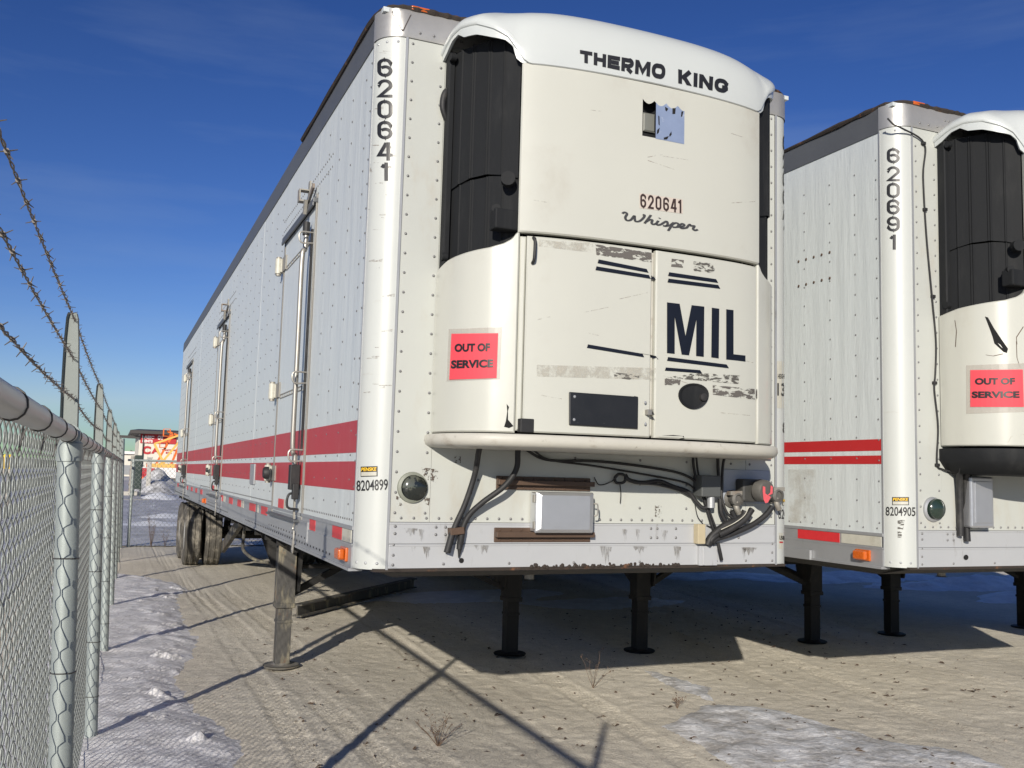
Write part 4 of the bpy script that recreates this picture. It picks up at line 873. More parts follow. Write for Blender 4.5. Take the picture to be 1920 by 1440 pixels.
T1 = build_trailer((0, 0, 0), dict(detail=2, doors=True, window=True, black_tray=False, stripe=((1.885, 1.722), (1.678, 1.533)), red=M_red, tape=TAPE1, markers=(.27, 8.1), leg_y=3.6,
                   label='white refrigerated trailer beside the fence with three side doors and pale cream cooling unit', group='refrigerated trailers parked in a row'))
T2 = build_trailer((3.33, -.09, -.024), dict(detail=1, rise=.095, doors=False, window=False, black_tray=True, stripe=((1.945, 1.872), (1.842, 1.788)), red=M_red2, tape=[('r', .52, .93), ('w', .15, .5), ('r', 1.9, 2.3)], markers=(.30,), leg_y=3.53,
                   label='white refrigerated trailer second from the fence with black tray under its torn cooling unit', group='refrigerated trailers parked in a row'))
T3 = build_trailer((6.64, .0, .0), dict(detail=0, doors=False, window=False, black_tray=True, stripe=((1.945, 1.872), (1.842, 1.788)), red=M_red2, tape=[], markers=(.3,), leg_y=3.62,
                   label='third white trailer, almost hidden behind the second, only its landing legs showing', group='refrigerated trailers parked in a row'))

# ================================================================== DETAILS ON THE FIRST TRAILER
WHISPER = [[(.1, 1.5), (.35, 1.85), (.62, 1.55), (.42, .7), (.6, .12), (1.05, .35), (1.45, 1.35), (1.5, .75), (1.6, .18), (2.05, .35), (2.5, 1.2), (2.62, 1.75), (2.4, 1.85)],
           [(2.62, .0), (2.95, .9), (3.35, 2.0)], [(2.78, .4), (3.2, .95), (3.5, .95), (3.42, .35), (3.6, .06), (3.98, .35)], [(4.2, 1.0), (3.98, .35), (4.15, .06), (4.55, .35)], [(4.30, 1.5), (4.38, 1.62)],
           [(4.5, .3), (5.1, 1.1), (5.25, .55), (5.05, .08), (4.72, .10)], [(5.0, .08), (5.5, .35), (5.95, 1.05), (5.62, .1), (5.3, -.85)], [(5.72, .55), (6.2, 1.05), (6.5, .8), (6.3, .2), (5.8, .06)],
           [(6.35, .2), (6.95, .5), (7.15, .85), (6.9, 1.05), (6.65, .6), (6.85, .08), (7.45, .35)], [(7.4, .3), (7.75, 1.1), (7.9, .88), (8.3, .92), (8.15, .35), (8.35, .06), (8.7, .3)]]
def rows_of_digits(s, x0, x1, ys, hgt, mp, m, parent, slope=0, bold=.03):
    for ch, yc in zip(s, ys):
        a, c = (x0, x1) if ch != '1' else (x0+(x1-x0)*.25, x0+(x1-x0)*.80)
        decal('digit', [(a, yc-hgt/2-slope), (c, yc-hgt/2+slope), (c, yc+hgt/2+slope), (a, yc+hgt/2-slope)], word_shape(ch, .62 if ch != '1' else .36, .155), mp, m, parent, sub=.22)
def sticker(quad, mp, parent, m=None):
    """small maker's plate: black border, black head with yellow italic name, white lower half"""
    o = decal('sticker', quad, grid_shape(6, 3), mp, M_ink(), parent)
    TL, TR, BR, BL = [np.array(q, float) for q in quad]; at = lambda u, v: tuple((TL*(1-u)+TR*u)*(1-v)+(BL*(1-u)+BR*u)*v)
    decal('sticker_text', [at(.08, .10), at(.95, .10), at(.92, .46), at(.05, .46)], text_shape('PENSKE', .03), mp, mat('yellow_print', (.75, .46, .03), .5), parent, off=.0052)
    decal('sticker_field', [at(.05, .55), at(.95, .55), at(.95, .93), at(.05, .93)], grid_shape(6, 2), mp, M_twht(), parent, off=.0045)
    return o
def notice(quad, sleeve, mp, label):
    """printed sheet in a clear sleeve taped to the unit: a thing of its own"""
    E_ = empty('paper_notice', (0, 0, 0), label, 'notice', 'red notices taped to the cooling units')
    decal('plastic_sleeve', sleeve, grid_shape(8, 6), mp, M_sleeve(), E_, off=.003)
    decal('paper_sheet', quad, grid_shape(10, 6), mp, M_paper(), E_, off=.0055)
    TL, TR, BR, BL = [np.array(q, float) for q in quad]; at = lambda u, v: tuple((TL*(1-u)+TR*u)*(1-v)+(BL*(1-u)+BR*u)*v)
    decal('lettering', [at(.09, .22), at(.84, .22), at(.84, .40), at(.09, .40)], text_shape('OUT OF', .045), mp, M_ink(), E_, off=.008, sub=.1)
    decal('lettering', [at(.03, .58), at(.92, .58), at(.92, .76), at(.03, .76)], text_shape('SERVICE', .045), mp, M_ink(), E_, off=.008, sub=.1)
    return E_
bv = {k: bvh_of(T1[k]) for k in ('panL', 'panR', 'doorL', 'doorR', 'upper', 'cap', 'postL', 'postR', 'band')}
unit1 = mapper([bv['panL'], bv['doorL'], bv['doorR'], bv['upper'], bv['panR']], (0, 0, 0), .003)
cap1 = mapper([bv['cap']], (0, 0, 0), .003); post1 = mapper([bv['postL']], (0, 0, 0), .0025); post1r = mapper([bv['postR']], (0, 0, 0), .0025)
front = lambda px, py, o=.003: on_plane(1, -o, px, py)
U1, TT1 = T1['U'], T1['T']
# lettering on the post and the cap
rows_of_digits('620641', 708, 736, (127, 166, 205, 244, 284, 322), 34, post1, M_ink(), TT1)
rows_of_digits('620641', 1467, 1474.5, (268, 302, 336, 370, 404, 438), 28, post1r, M_ink(), TT1)
decal('serial_number', [(669, 901), (727, 898), (727, 919), (669, 921)], text_shape('8204899', .012), post1, M_ink(), TT1, sub=.08)
sticker([(677, 875), (708, 874), (708, 893), (677, 894)], post1, TT1)
decal('serial_number', [(1459, 955), (1475, 955), (1475, 973), (1459, 973)], text_shape('820', .012), post1r, M_ink(), TT1, sub=.2)
sticker([(1466, 935), (1475, 935), (1475, 948), (1466, 948)], post1r, TT1)
decal('height_sticker', [(1456, 677), (1474, 678), (1474, 766), (1456, 765)], grid_shape(4, 3), post1r, M_twht(), TT1, off=.0015)
decal('height_text', [(1458, 701), (1473, 701), (1473, 710), (1458, 710)], text_shape('HEIGHT', .02), post1r, M_ink(), TT1, sub=.2)
decal('height_text', [(1457, 718), (1472, 719), (1472, 743), (1457, 742)], text_shape('13', .02), post1r, M_ink(), TT1, sub=.2)
decal('height_text', [(1467, 792), (1474, 792), (1474, 812), (1467, 812)], text_shape('8', .02), post1r, M_ink(), TT1, sub=.2)
decal('permit_sticker', [(1460, 999), (1475, 1000), (1475, 1030), (1460, 1029)], grid_shape(4, 3), post1r, M_twht(), TT1, off=.0015)
decal('permit_text', [(1461, 1004), (1474, 1005), (1474, 1013), (1461, 1012)], text_shape('U5857', .04), post1r, M_ink(), TT1, sub=.2)
decal('permit_bar', [(1461, 1015), (1474, 1016), (1474, 1018.5), (1461, 1018)], grid_shape(4, 1), post1r, M_red2(), TT1)
decal('lettering', [(1087, 94), (1248, 122), (1246, 150), (1087, 116)], word_shape('THERMO', 1.02, .30, .12, {'M': 1.25, 'O': 1.12}), cap1, M_ink(), U1)
decal('lettering', [(1271, 130), (1366, 151), (1364, 176), (1271, 156)], word_shape('KING', 1.05, .30, .12, {'I': .30}), cap1, M_ink(), U1)
# number, script
decal('number_backing', [(1199, 362), (1280, 374), (1280, 401), (1199, 390)], grid_shape(8, 3), unit1, mat('old_tape_pink', (.50, .44, .385), .5, var=.1, vscale=30), U1, off=.0015)
decal('lettering', [(1200, 363), (1278, 375), (1278, 400), (1200, 389)], word_shape('620641', .50, .15, .14, {'1': .3}), unit1, mat('brown_black_print', (.035, .02, .017), .5, var=.3, vscale=20), U1)
decal('lettering', [(1165, 396), (1308, 415), (1308, 441), (1165, 420)], ribbon_shape(WHISPER, .30, (0, -.85, 8.7, 2.0)), unit1, M_inkg(), U1)
# black pinstripes, torn stickers and MIL
def bar_px(p, q, w, mp=None, m=None, name='pinstripe'):
    (x0, y0), (x1, y1) = p, q; return decal(name, [(x0, y0-w/2), (x1, y1-w/2), (x1+4, y1+w/2), (x0-2, y0+w/2)], grid_shape(10, 1), unit1, m or M_inkb(), U1)
bar_px((1122, 490), (1222, 510), 7); bar_px((1118, 503), (1226, 521), 7); bar_px((1254, 514), (1342, 527), 7); bar_px((1253, 526), (1346, 538), 7)
bar_px((1102, 649), (1230, 671), 6.5); bar_px((1252, 673), (1362, 687), 7); bar_px((1248, 692), (1312, 697), 6)
def letter(name, quad, polys): decal('lettering', quad, poly_shape(polys), unit1, M_inkb(), U1)
letter('M', [(1250, 567), (1320, 575), (1319, 669), (1250, 662)], [[(0, 0), (.21, 0), (.21, 1), (0, 1)], [(.79, 0), (1, 0), (1, 1), (.79, 1)], [(.21, 1), (.21, .72), (.40, 0), (.50, 0), (.50, .38), (.34, 1)], [(.79, 1), (.66, 1), (.50, .38), (.50, 0), (.60, 0), (.79, .72)]])
letter('I', [(1334, 577), (1348, 579), (1347, 672), (1333, 670)], [[(0, 0), (1, 0), (1, 1), (0, 1)]])
letter('L', [(1361, 580), (1397, 584), (1397, 678), (1361, 674)], [[(0, 0), (1, 0), (1, .12), (.38, .12), (.38, 1), (0, 1)]])
TORN = torn('torn_grey_sticker', (.11, .10, .09), 16, .47, .49, (1, 1, 3.2)); TORN2 = torn('torn_dark_sticker', (.09, .085, .075), 20, .50, .52, (1, 1, 3.5)); RESI = torn('tape_residue', (.425, .405, .35), 12, .42, .7)
for q, m_ in (([(1116, 458), (1221, 474), (1221, 492), (1118, 478)], TORN), ([(1259, 485), (1282, 488), (1280, 502), (1258, 500)], TORN), ([(1300, 490), (1342, 495), (1338, 512), (1300, 508)], TORN2),
              ([(1150, 698), (1202, 704), (1196, 714), (1152, 708)], TORN2), ([(1336, 722), (1420, 730), (1420, 750), (1336, 740)], TORN), ([(1300, 699), (1386, 704), (1384, 720), (1250, 708)], TORN2), ([(1246, 709), (1276, 712), (1274, 722), (1246, 722)], TORN),
              ([(1006, 684), (1230, 690), (1230, 712), (1006, 706)], RESI), ([(1010, 442), (1112, 456), (1112, 474), (1010, 462)], RESI)):
    decal('torn_sticker', q, grid_shape(10, 3), unit1, m_, U1, off=.002)
SCR = torn('hairline_scratch', (.34, .30, .26), 30, .44, .75)
rs = random.Random(3)
for k in range(16):
    x = rs.uniform(995, 1400); y = rs.choice((rs.uniform(140, 420), rs.uniform(460, 800))); l = rs.uniform(15, 70); s = rs.uniform(-.25, .35)
    decal('scratch', [(x, y), (x+l, y+l*s), (x+l, y+l*s+1.1), (x, y+1.4)], grid_shape(6, 1), unit1, SCR, U1, off=.0012)
for k in range(40):
    y = rs.uniform(90, 760); x = rs.uniform(690, 735)-.03*(y-90); l = rs.uniform(5, 24)
    decal('scratch', [(x, y), (x+l, y-rs.uniform(-3, 5)), (x+l, y+1.5), (x, y+1.6)], grid_shape(3, 1), post1, SCR, TT1, off=.0012)
# vent plate, oval pull, latch pulls, window with torn film
b = MB()
def plate_on(mp, quad, h, name, m, parent, n=6, bevel=.004):
    TL, TR, BR, BL = [np.array(q, float) for q in quad]; V = []
    for o in (.0005, h):
        for v in (0, 1):
            for i in range(n+1):
                u = i/n; q = (TL*(1-u)+TR*u)*(1-v)+(BL*(1-u)+BR*u)*v; V.append(mp(q[0], q[1], o))
    k = n+1; F = []
    for i in range(n): F += [(i, i+1, k+i+1, k+i), (2*k+i, 3*k+i, 3*k+i+1, 2*k+i+1), (i, 2*k+i, 2*k+i+1, i+1), (k+i, k+i+1, 3*k+i+1, 3*k+i)]
    F += [(0, k, 3*k, 2*k), (n, 2*k+n, 3*k+n, k+n)]
    b = MB(); b.add(V, F); return b.build(name, m, parent, bevel=bevel)
plate_on(unit1, [(1066, 735), (1221, 746), (1220, 806), (1066, 797)], .012, 'vent_plate', mat('black_vent_paint', (.010, .011, .013), .4, var=.3, vscale=12, dirt=((.25, .25, .25), 40, (1, 1, 3), .70, .74, .6)), U1)
b = MB()
for q in ((1076, 744), (1208, 755), (1208, 795), (1075, 787)): p = unit1(*q, .012); b.rivets([p], (0, -1, 0), .008, .004)
b.build('plate_screws', M_alu(), U1, kind='stuff')
plate_on(unit1, [(1209, 768), (1224, 769), (1224, 779), (1209, 778)], .03, 'plate_latch', M_stain(), U1, 2, .002)
def oval(quad_c, rx, ry, mp, depth, name, m, parent):
    V = []; n = 28
    for o, k in ((.001, 1.0), (.010, .98), (.008, .86), (depth, .80)):
        for i in range(n):
            a = 2*math.pi*i/n; V.append(mp(quad_c[0]+rx*k*math.cos(a)*(1-.10*math.sin(a)), quad_c[1]+ry*k*math.sin(a), o))
    F = [(j*n+i, j*n+(i+1) % n, (j+1)*n+(i+1) % n, (j+1)*n+i) for j in range(3) for i in range(n)]+[tuple(3*n+i for i in range(n))]
    b = MB(); b.add(V, F); return b.build(name, m, parent, sm=40)
ov = oval((1299.5, 743), 28, 24.5, unit1, .003, 'recessed_pull', M_dark(), U1)
p = unit1(1317, 745, .004); b = MB(); b.lathe(p, (0, -1, 0), [(.022, 0), (.020, .012), (.008, .014)], 16); b.build('lock_barrel', M_black(), U1, sm=40)
def pull(c, l, parent):
    b = MB(); p0 = unit1(c[0], c[1]-l, .004); p1 = unit1(c[0]-2, c[1]+l, .004); b.tube(smooth([p0, p0+np.array((0, -.02, -.02)), p1+np.array((0, -.02, .02)), p1], 4), [.008]*13, 8); b.build('door_pull', M_black(), parent, sm=40)
pull((1000, 470), 24, U1)
b = MB(); p = unit1(987, 797, .0); b.box(p[0]-.035, p[1]-.012, p[2]-.035, p[0]+.035, p[1]+.03, p[2]+.03); b.build('bottom_latch', M_black(), U1, bevel=.004)
decal('cracked_tear', [(949, 757), (958, 760), (964, 801), (940, 803)], poly_shape([[(.1, 1), (.6, .9), (.45, .72), (.5, .35), (.95, .05), (.6, -.02), (.2, .05), (.3, .3), (.35, .7)]]), unit1, M_hole(), U1, off=.0015)
decal('worn_notch', [(1240, 814), (1283, 816), (1283, 828), (1240, 828)], poly_shape([[(0, 0), (.75, 0), (.8, .4), (1, .5), (.97, .85), (.5, .95), (.05, .8)]]), unit1, M_hole(), U1, off=.002)
# ragged dark gaps under the cap lip
b = MB()
hs0, hs1, hz0, hz1 = T1['hole']
q = unit_panel(hs0-.02, hs1+.02, hz0-.02, hz1+.02, -.045, .015); b.add(q.v, q.f); b.build('window_back', M_dark(), U1)
b = MB(); V = []
for s in np.linspace(hs0, hs1, 8): V += [wrap(s, hz0, .010), wrap(s, hz0, -.05), wrap(s, hz1, .010), wrap(s, hz1, -.05)]
b.add(V, [(4*i, 4*i+1, 4*i+5, 4*i+4) for i in range(7)]+[(4*i+2, 4*i+6, 4*i+7, 4*i+3) for i in range(7)]+[(0, 2, 3, 1), (28, 29, 31, 30)]); b.build('window_frame', M_dark(), U1)
def film(name, su, sv, m, off):
    V = []; F = []
    (u0, u1), fl, fh = su, sv[0], sv[1]; n = 16
    for i in range(n+1):
        u = u0+(u1-u0)*i/n; s = hs0+(hs1-hs0)*u
        for v in (fl(u), fh(u)): V.append(wrap(s, hz0+(hz1-hz0)*v, off))
    F = [(2*i, 2*i+2, 2*i+3, 2*i+1) for i in range(n)]; b = MB(); b.add(V, F); b.build(name, m, U1, fix=False)
FILM = mat('blue_grey_film', (.20, .25, .37), .3, var=.12, vscale=18, bump=.3, bscale=14, dirt=((.03, .03, .035), 16, (1, 1, .6), .66, .68, .9), dirt2=((.36, .40, .50), 24, (1, 1, 1), .60, .70, .5))
sc_ = lambda u: 1.0-.10*abs(math.sin(u*4*math.pi+.2))
film('torn_film', ((.30, 1.0), ), (lambda u: .0, lambda u: sc_(u)), FILM, .013) if False else None
V = []; n = 40; b = MB()
for i in range(n+1):
    u = .31+.69*i/n; s = hs0+(hs1-hs0)*u; V += [wrap(s, hz0-.003, .0135), wrap(s, hz0+(hz1-hz0)*(1.0-.11*abs(math.sin(u*3.6*math.pi))), .0135)]
b.add(V, [(2*i, 2*i+2, 2*i+3, 2*i+1) for i in range(n)]); b.build('torn_film', FILM, U1, fix=False)
for P in ([(.36, .62), (.39, .60), (.40, .35), (.37, .38)], [(.34, .22), (.40, .30), (.38, .16), (.33, .10)], [(.50, .05), (.62, .12), (.58, .02), (.50, .0)], [(.63, .16), (.68, .26), (.69, .18), (.64, .10)], [(.52, .90), (.60, .86), (.56, .78), (.53, .80)], [(.70, .90), (.78, .92), (.77, .76), (.70, .74)], [(.92, .86), (.97, .88), (.94, .72), (.91, .72)]):
    b = MB(); b.add([wrap(hs0+(hs1-hs0)*u, hz0+(hz1-hz0)*v, .0148) for u, v in P], [(0, 1, 2, 3)]); b.build('film_tear', M_hole(), U1, fix=False)
b = MB(); V = []
for i in range(n+1):
    u = i/n; s = hs0-.002+(hs1-hs0+.004)*u; V += [wrap(s, hz1+.004, .0128), wrap(s, hz0+(hz1-hz0)*(1.0-.11*abs(math.sin(u*3.6*math.pi))), .0128)]
b.add(V, [(2*i, 2*i+2, 2*i+3, 2*i+1) for i in range(n)]); b.build('window_gasket', M_unit(), U1, fix=False)
b = MB(); q = unit_panel(hs0+.03, hs0+(hs1-hs0)*.40, hz0+.045, hz1-.05, -.028, .006); b.add(q.v, q.f); b.build('gauge_panel', mat('grey_gauge', (.16, .165, .15), .4), U1)
# notice
notice([(848, 626), (934, 625), (931, 709), (844, 712)], [(842, 617), (941, 613), (937, 711), (838, 715)], unit1, 'red out-of-service notice taped to the trailer nearest the fence')
# ---- hardware on the lower front wall
def FP(px, py, o=0.0): return on_plane(1, -o, px, py)
def hose(name, pts, r, m, parent=TT1, n=10):
    b = MB(); b.tube(smooth([FP(x, y, o) for x, y, o in pts], 6), r, n); return b.build(name, m, parent, sm=50)
hose('drain_hose', [(905, 815, .14), (898, 845, .12), (890, 890, .06), (872, 945, .04), (852, 990, .035), (838, 1036, .05)], .0145, M_black())
hose('drain_hose', [(975, 815, .14), (971, 845, .13), (968, 880, .11), (945, 912, .10), (905, 942, .07), (878, 968, .04), (865, 1000, .03), (861, 1030, .03)], .0145, M_black())
b = MB(); p, q = FP(842, 997, .03), FP(868, 994, .03); b.bar(p, q, .05, .035); b.build('hose_clamp', M_brown(), TT1, bevel=.003)
for c, k in (((838, 1030), .022), ):
    b = MB(); b.tube([FP(848, 1000, .036), FP(838, 1036, .05)], .0175, 12); b.build('hose_cuff', M_black(), TT1, sm=50)
b = MB(); b.tube([FP(867, 992, .032), FP(863, 1020, .03), FP(860, 1046, .02)], [.0175, .016, .003], 12); b.build('hose_cuff', M_black(), TT1, sm=50)
def disc(c, r, name, m, parent, prof=None, o=0.0):
    b = MB(); b.lathe(FP(*c, o), (0, -1, 0), prof or [(r, 0), (r, .002)], 28); return b.build(name, m, parent, sm=40)
disc((865, 1051), .013, 'drain_hole', M_hole(), TT1, o=.0072)
# round socket, dark lens in a grey-green ring
g = mat('grey_green_ring', (.20, .21, .17), .5, var=.15, vscale=20, bump=.2, bscale=60)
so = disc((773, 914), .075, 'round_socket', g, TT1, [(.078, 0), (.076, .012), (.062, .018), (.058, .004)])
b = MB(); b.lathe(FP(777, 915, .003), (0, -1, 0), [(.066, 0), (.064, .012), (.052, .022), (.030, .028), (.004, .030)], 28); b.build('lens', mat('dark_glass', (.015, .018, .016), .12, var=.4, vscale=30, dirt=((.10, .105, .08), 9, (1, 1, 1), .52, .56, .8), coat=.5), so, sm=40)
CH = torn('paint_chip', (.09, .07, .055), 55, .52, .56)
for q in ([(790, 876), (822, 880), (820, 905), (796, 902)], [(742, 930), (758, 932), (756, 950), (744, 948)], [(795, 932), (806, 934), (804, 948), (797, 944)], [(852, 854), (864, 856), (864, 868), (853, 868)], [(1228, 948), (1240, 948), (1240, 970), (1228, 970)]):
    decal('paint_chip', q, grid_shape(3, 3), front, CH, TT1, off=.0022)
# streaks and grime on the rub rails
STK = torn('grime_streak', (.15, .135, .11), 34, .38, .80, (1, 1, .3))
for x, y, w_, h_ in ((770, 990, 26, 16), (790, 992, 10, 24), (775, 1024, 8, 20), (800, 1025, 14, 24), (905, 1022, 34, 18), (1172, 992, 10, 26), (1196, 992, 8, 24), (1246, 994, 12, 22), (1136, 1024, 22, 36), (1200, 1024, 28, 14), (1270, 1024, 14, 32), (1405, 1026, 30, 16), (1395, 1028, 8, 22), (838, 1024, 9, 20)):
    decal('grime_streak', [(x-w_/2, y), (x+w_/2, y), (x+w_/2, y+h_), (x-w_/2, y+h_)], poly_shape([[(0, 1), (.5, 1), (1, .96), (.92, .70), (.80, .78), (.72, .15), (.60, .62), (.46, .0), (.34, .66), (.20, .40), (.10, .75)]]), front, STK, TT1, off=.0125)
b = MB(); rr_ = random.Random(5)
for k in range(90):
    x = rr_.uniform(.90, 1.80); z = 1.157+abs(rr_.gauss(0, .006)); r = rr_.uniform(.004, .013); b.lathe((x, -.006, z), (0, -1, 0), [(r, 0), (r*.8, r*.35), (r*.25, r*.5)], 7)
b.build('rust_crust', M_seal(), TT1, kind='stuff')
# brown mounting rails and the document box
for ya, yb, xa, xb in ((892, 921, 930, 1105), (989, 1016, 926, 1105)):
    p, q = FP(xa, ya), FP(xb, yb); z1, z0 = p[2], q[2]; b = MB()
    b.box(p[0], -.012, z0, q[0], -.0005, z1); b.box(p[0], -.045, z0+(z1-z0)*.35, q[0]+.01, -.012, z0+(z1-z0)*.72); r_ = b.build('mounting_rail', M_brown(), TT1, bevel=.003)
    b = MB(); b.rivets([(x, -.012, z1-.012) for x in np.arange(p[0]+.03, q[0], .06)]+[(x, -.012, z0+.012) for x in np.arange(p[0]+.03, q[0], .06)], (0, -1, 0), .007, .004); b.build('rivets', M_brown(), r_, kind='stuff')
o_ = .085; p, q = FP(1006, 923, o_), FP(1111, 998, o_); b = MB()
b.box(p[0], -o_+.012, q[2], q[0], -.008, p[2]); bx = b.build('document_box', M_box(), TT1, bevel=.006)
b = MB(); i_ = .018; x0, x1, z0, z1 = p[0]-.004, q[0]+.004, q[2]-.004, p[2]+.004
b.add([(x0, -o_+.012, z0), (x1, -o_+.012, z0), (x1, -o_+.012, z1), (x0, -o_+.012, z1), (x0, -o_, z0), (x1, -o_, z0), (x1, -o_, z1), (x0, -o_, z1), (x0+i_*1.6, -o_-.014, z0+i_), (x1-i_*1.6, -o_-.014, z0+i_), (x1-i_*1.6, -o_-.014, z1-i_), (x0+i_*1.6, -o_-.014, z1-i_)],
      [(0, 3, 2, 1), (0, 1, 5, 4), (1, 2, 6, 5), (2, 3, 7, 6), (3, 0, 4, 7), (4, 5, 9, 8), (5, 6, 10, 9), (6, 7, 11, 10), (7, 4, 8, 11), (8, 9, 10, 11)]); b.build('lid', M_box(), bx, bevel=.006)
for y in (935, 985):
    b = MB(); pp = FP(1005, y, o_-.005); b.box(pp[0]-.012, pp[1]-.005, pp[2]-.02, pp[0]+.012, pp[1]+.02, pp[2]+.02); b.build('hinge', M_stain(), bx, bevel=.002)
b = MB(); pp = FP(1113, 957, o_-.01); b.tube(smooth([pp+np.array((0, 0, .035)), pp+np.array((.018, -.01, .03)), pp+np.array((.018, -.01, -.02)), pp+np.array((.004, 0, -.03))], 4), .004, 7); b.build('hasp', M_stain(), bx, sm=50)
# cables
for pts, r in (([(985, 842, .09), (1012, 858, .02), (1045, 864, .012), (1105, 864, .012), (1180, 871, .012), (1262, 884, .012), (1298, 898, .02), (1314, 918, .03)], .0075),
               ([(998, 842, .09), (1030, 862, .02), (1110, 873, .012), (1200, 888, .012), (1285, 905, .015), (1308, 925, .025)], .0055),
               ([(1152, 897, .02), (1160, 889, .03), (1172, 892, .03), (1170, 904, .03), (1156, 905, .02), (1152, 897, .02)], .008),
               ([(1172, 890, .02), (1180, 900, .03), (1205, 905, .03), (1235, 902, .02), (1262, 912, .02), (1290, 922, .02), (1305, 940, .03), (1318, 952, .04), (1332, 948, .05)], .011),
               ([(1172, 893, .02), (1190, 905, .03), (1230, 908, .025), (1270, 918, .02), (1295, 930, .02)], .007),
               ([(1162, 905, .015), (1164, 925, .012), (1163, 943, .012)], .003), ([(1114, 895, .01), (1122, 908, .01), (1134, 908, .01), (1150, 901, .01)], .003),
               ([(1300, 840, .09), (1300, 870, .03), (1306, 900, .03), (1318, 930, .03), (1335, 985, .03), (1342, 1005, .03)], .008),
               ([(1304, 840, .09), (1308, 880, .03), (1314, 910, .035), (1322, 935, .03), (1345, 998, .03)], .006),
               ([(1345, 835, .10), (1346, 870, .03), (1347, 892, .03)], .009), ([(1370, 842, .09), (1358, 860, .03), (1354, 890, .03), (1353, 930, .04), (1362, 960, .05), (1375, 972, .06)], .008),
               ([(1350, 935, .05), (1352, 960, .05), (1362, 980, .05)], .013), ([(1303, 945, .012), (1308, 968, .012), (1318, 982, .012)], .0025), ([(1325, 985, .015), (1340, 992, .02), (1350, 994, .03)], .003),
               ([(1346, 1018, .04), (1350, 1035, .04), (1353, 1050, .03)], .010), ([(1398, 958, .08), (1390, 972, .07), (1360, 985, .06), (1335, 1005, .05), (1326, 1022, .045)], .021),
               ([(1372, 958, .06), (1378, 975, .06), (1362, 990, .06), (1338, 1008, .06), (1330, 1020, .05)], .015),
               ([(1448, 950, .07), (1436, 965, .07), (1412, 983, .06), (1375, 1000, .05), (1345, 1010, .05), (1335, 1018, .05)], .016),
               ([(1410, 955, .09), (1395, 975, .09), (1370, 992, .08), (1348, 1003, .07)], .018)):
    hose('cable', pts, r, M_black(), n=8)
hose('cable', [(1404, 950, .115), (1396, 966, .115), (1378, 980, .105), (1352, 993, .09)], .0026, M_twht())
b = MB(); p, q = FP(1355, 880), FP(1441, 945); b.box(p[0], -.010, q[2], q[0], -.0005, p[2]); b.build('mounting_plate', mat('blue_grey_plate', (.33, .36, .41), .5, var=.1, vscale=9), TT1, bevel=.002)
b = MB(); p, q = FP(1316, 891, .09), FP(1352, 932, .09); b.box(p[0], -.09, q[2], q[0], -.001, p[2]); jb = b.build('junction_box', mat('grey_junction_box', (.075, .08, .08), .5, var=.15), TT1, bevel=.006)
b = MB(); b.tube([FP(1333, 930, .06), FP(1333, 952, .06)], .022, 12); b.build('cable_gland', M_alu(), jb, sm=40)
# gladhands and the seven-way socket
def gladhand(c, r, m):
    b = MB(); p = FP(*c, .0); b.lathe(p, (0, -1, 0), [(r*1.25, 0), (r*1.25, .012), (r*.8, .02), (r*.8, .05), (r, .055), (r, .075), (r*.6, .082), (r*.55, .07), (r*.2, .07)], 20)
    G_ = b.build('gladhand', m, TT1, sm=40); b = MB(); b.bar(p+np.array((-r*1.3, -.06, r*.8)), p+np.array((r*1.1, -.06, r*.9)), .035, .022); b.tube(smooth([p+np.array((0, -.05, 0)), p+np.array((.0, -.06, -r*1.2)), p+np.array((.02, -.055, -r*2.0))], 4), .017, 10); b.build('elbow', M_steel(), G_, sm=40)
    for k in range(3):
        a = k*2.1+.5; b = MB(); q = p+np.array((r*1.05*math.cos(a), -.014, r*1.05*math.sin(a))); b.rivets([q], (0, -1, 0), .007, .007); b.build('bolt', M_stain(), G_)
gc = mat('cast_grey', (.13, .125, .115), .6, metal=.4, var=.25, vscale=14, bump=.3, bscale=40)
gladhand((1369, 935), .040, gc); gladhand((1444, 928), .040, gc)
b = MB(); p, q = FP(1390, 898, .07), FP(1434, 941, .07); b.box(p[0], -.085, q[2], q[0]-.01, -.010, p[2]); sv = b.build('socket_box', mat('dark_socket_box', (.045, .045, .042), .55, var=.2, vscale=12), TT1, bevel=.012)
c = (p+q)/2+np.array((.02, -.03, .004)); b = MB(); b.lathe(c, (.18, -1, -.12), [(.062, 0), (.062, .045), (.056, .058), (.015, .062)], 24); b.build('socket_lid', gc, sv, sm=40)
b = MB(); ax = np.array((.18, -1, -.12)); ax /= np.linalg.norm(ax); u_ = np.cross(ax, (0, 0, 1.)); u_ /= np.linalg.norm(u_); w_ = np.cross(u_, ax); cc = c+ax*.064
for P in ([(-.045, .03), (-.025, .026), (-.02, -.01), (-.0, -.02), (.0, -.05), (-.03, -.045), (-.042, -.0)], [(.018, .036), (.036, .028), (.04, -.01), (.012, -.022), (.0, -.02), (.02, -.005)], [(-.03, -.045), (.0, -.05), (.0, -.02), (.028, -.03), (.008, -.062), (-.012, -.066)]):
    b.add([cc-u_*x+w_*z for x, z in P], [tuple(range(len(P)))])
b.build('pink_tape', mat('pink_tape', (.72, .11, .13), .5, var=.1, vscale=30), sv, fix=False)
b = MB(); p, q = FP(1309, 983, .05), FP(1323, 1020, .05); b.box(p[0], -.05, q[2], q[0], -.0045, p[2]); tb = b.build('bracket', M_tan(), TT1, bevel=.003)
b = MB(); p, q = FP(1312, 1024, .03), FP(1345, 1060, .03); b.box(p[0], -.03, q[2], q[0], -.0075, p[2]); b.box(p[0]+.02, -.036, q[2]+.002, p[0]+.032, -.03, p[2]-.002); b.build('step_block', M_rub(), TT1, bevel=.002)
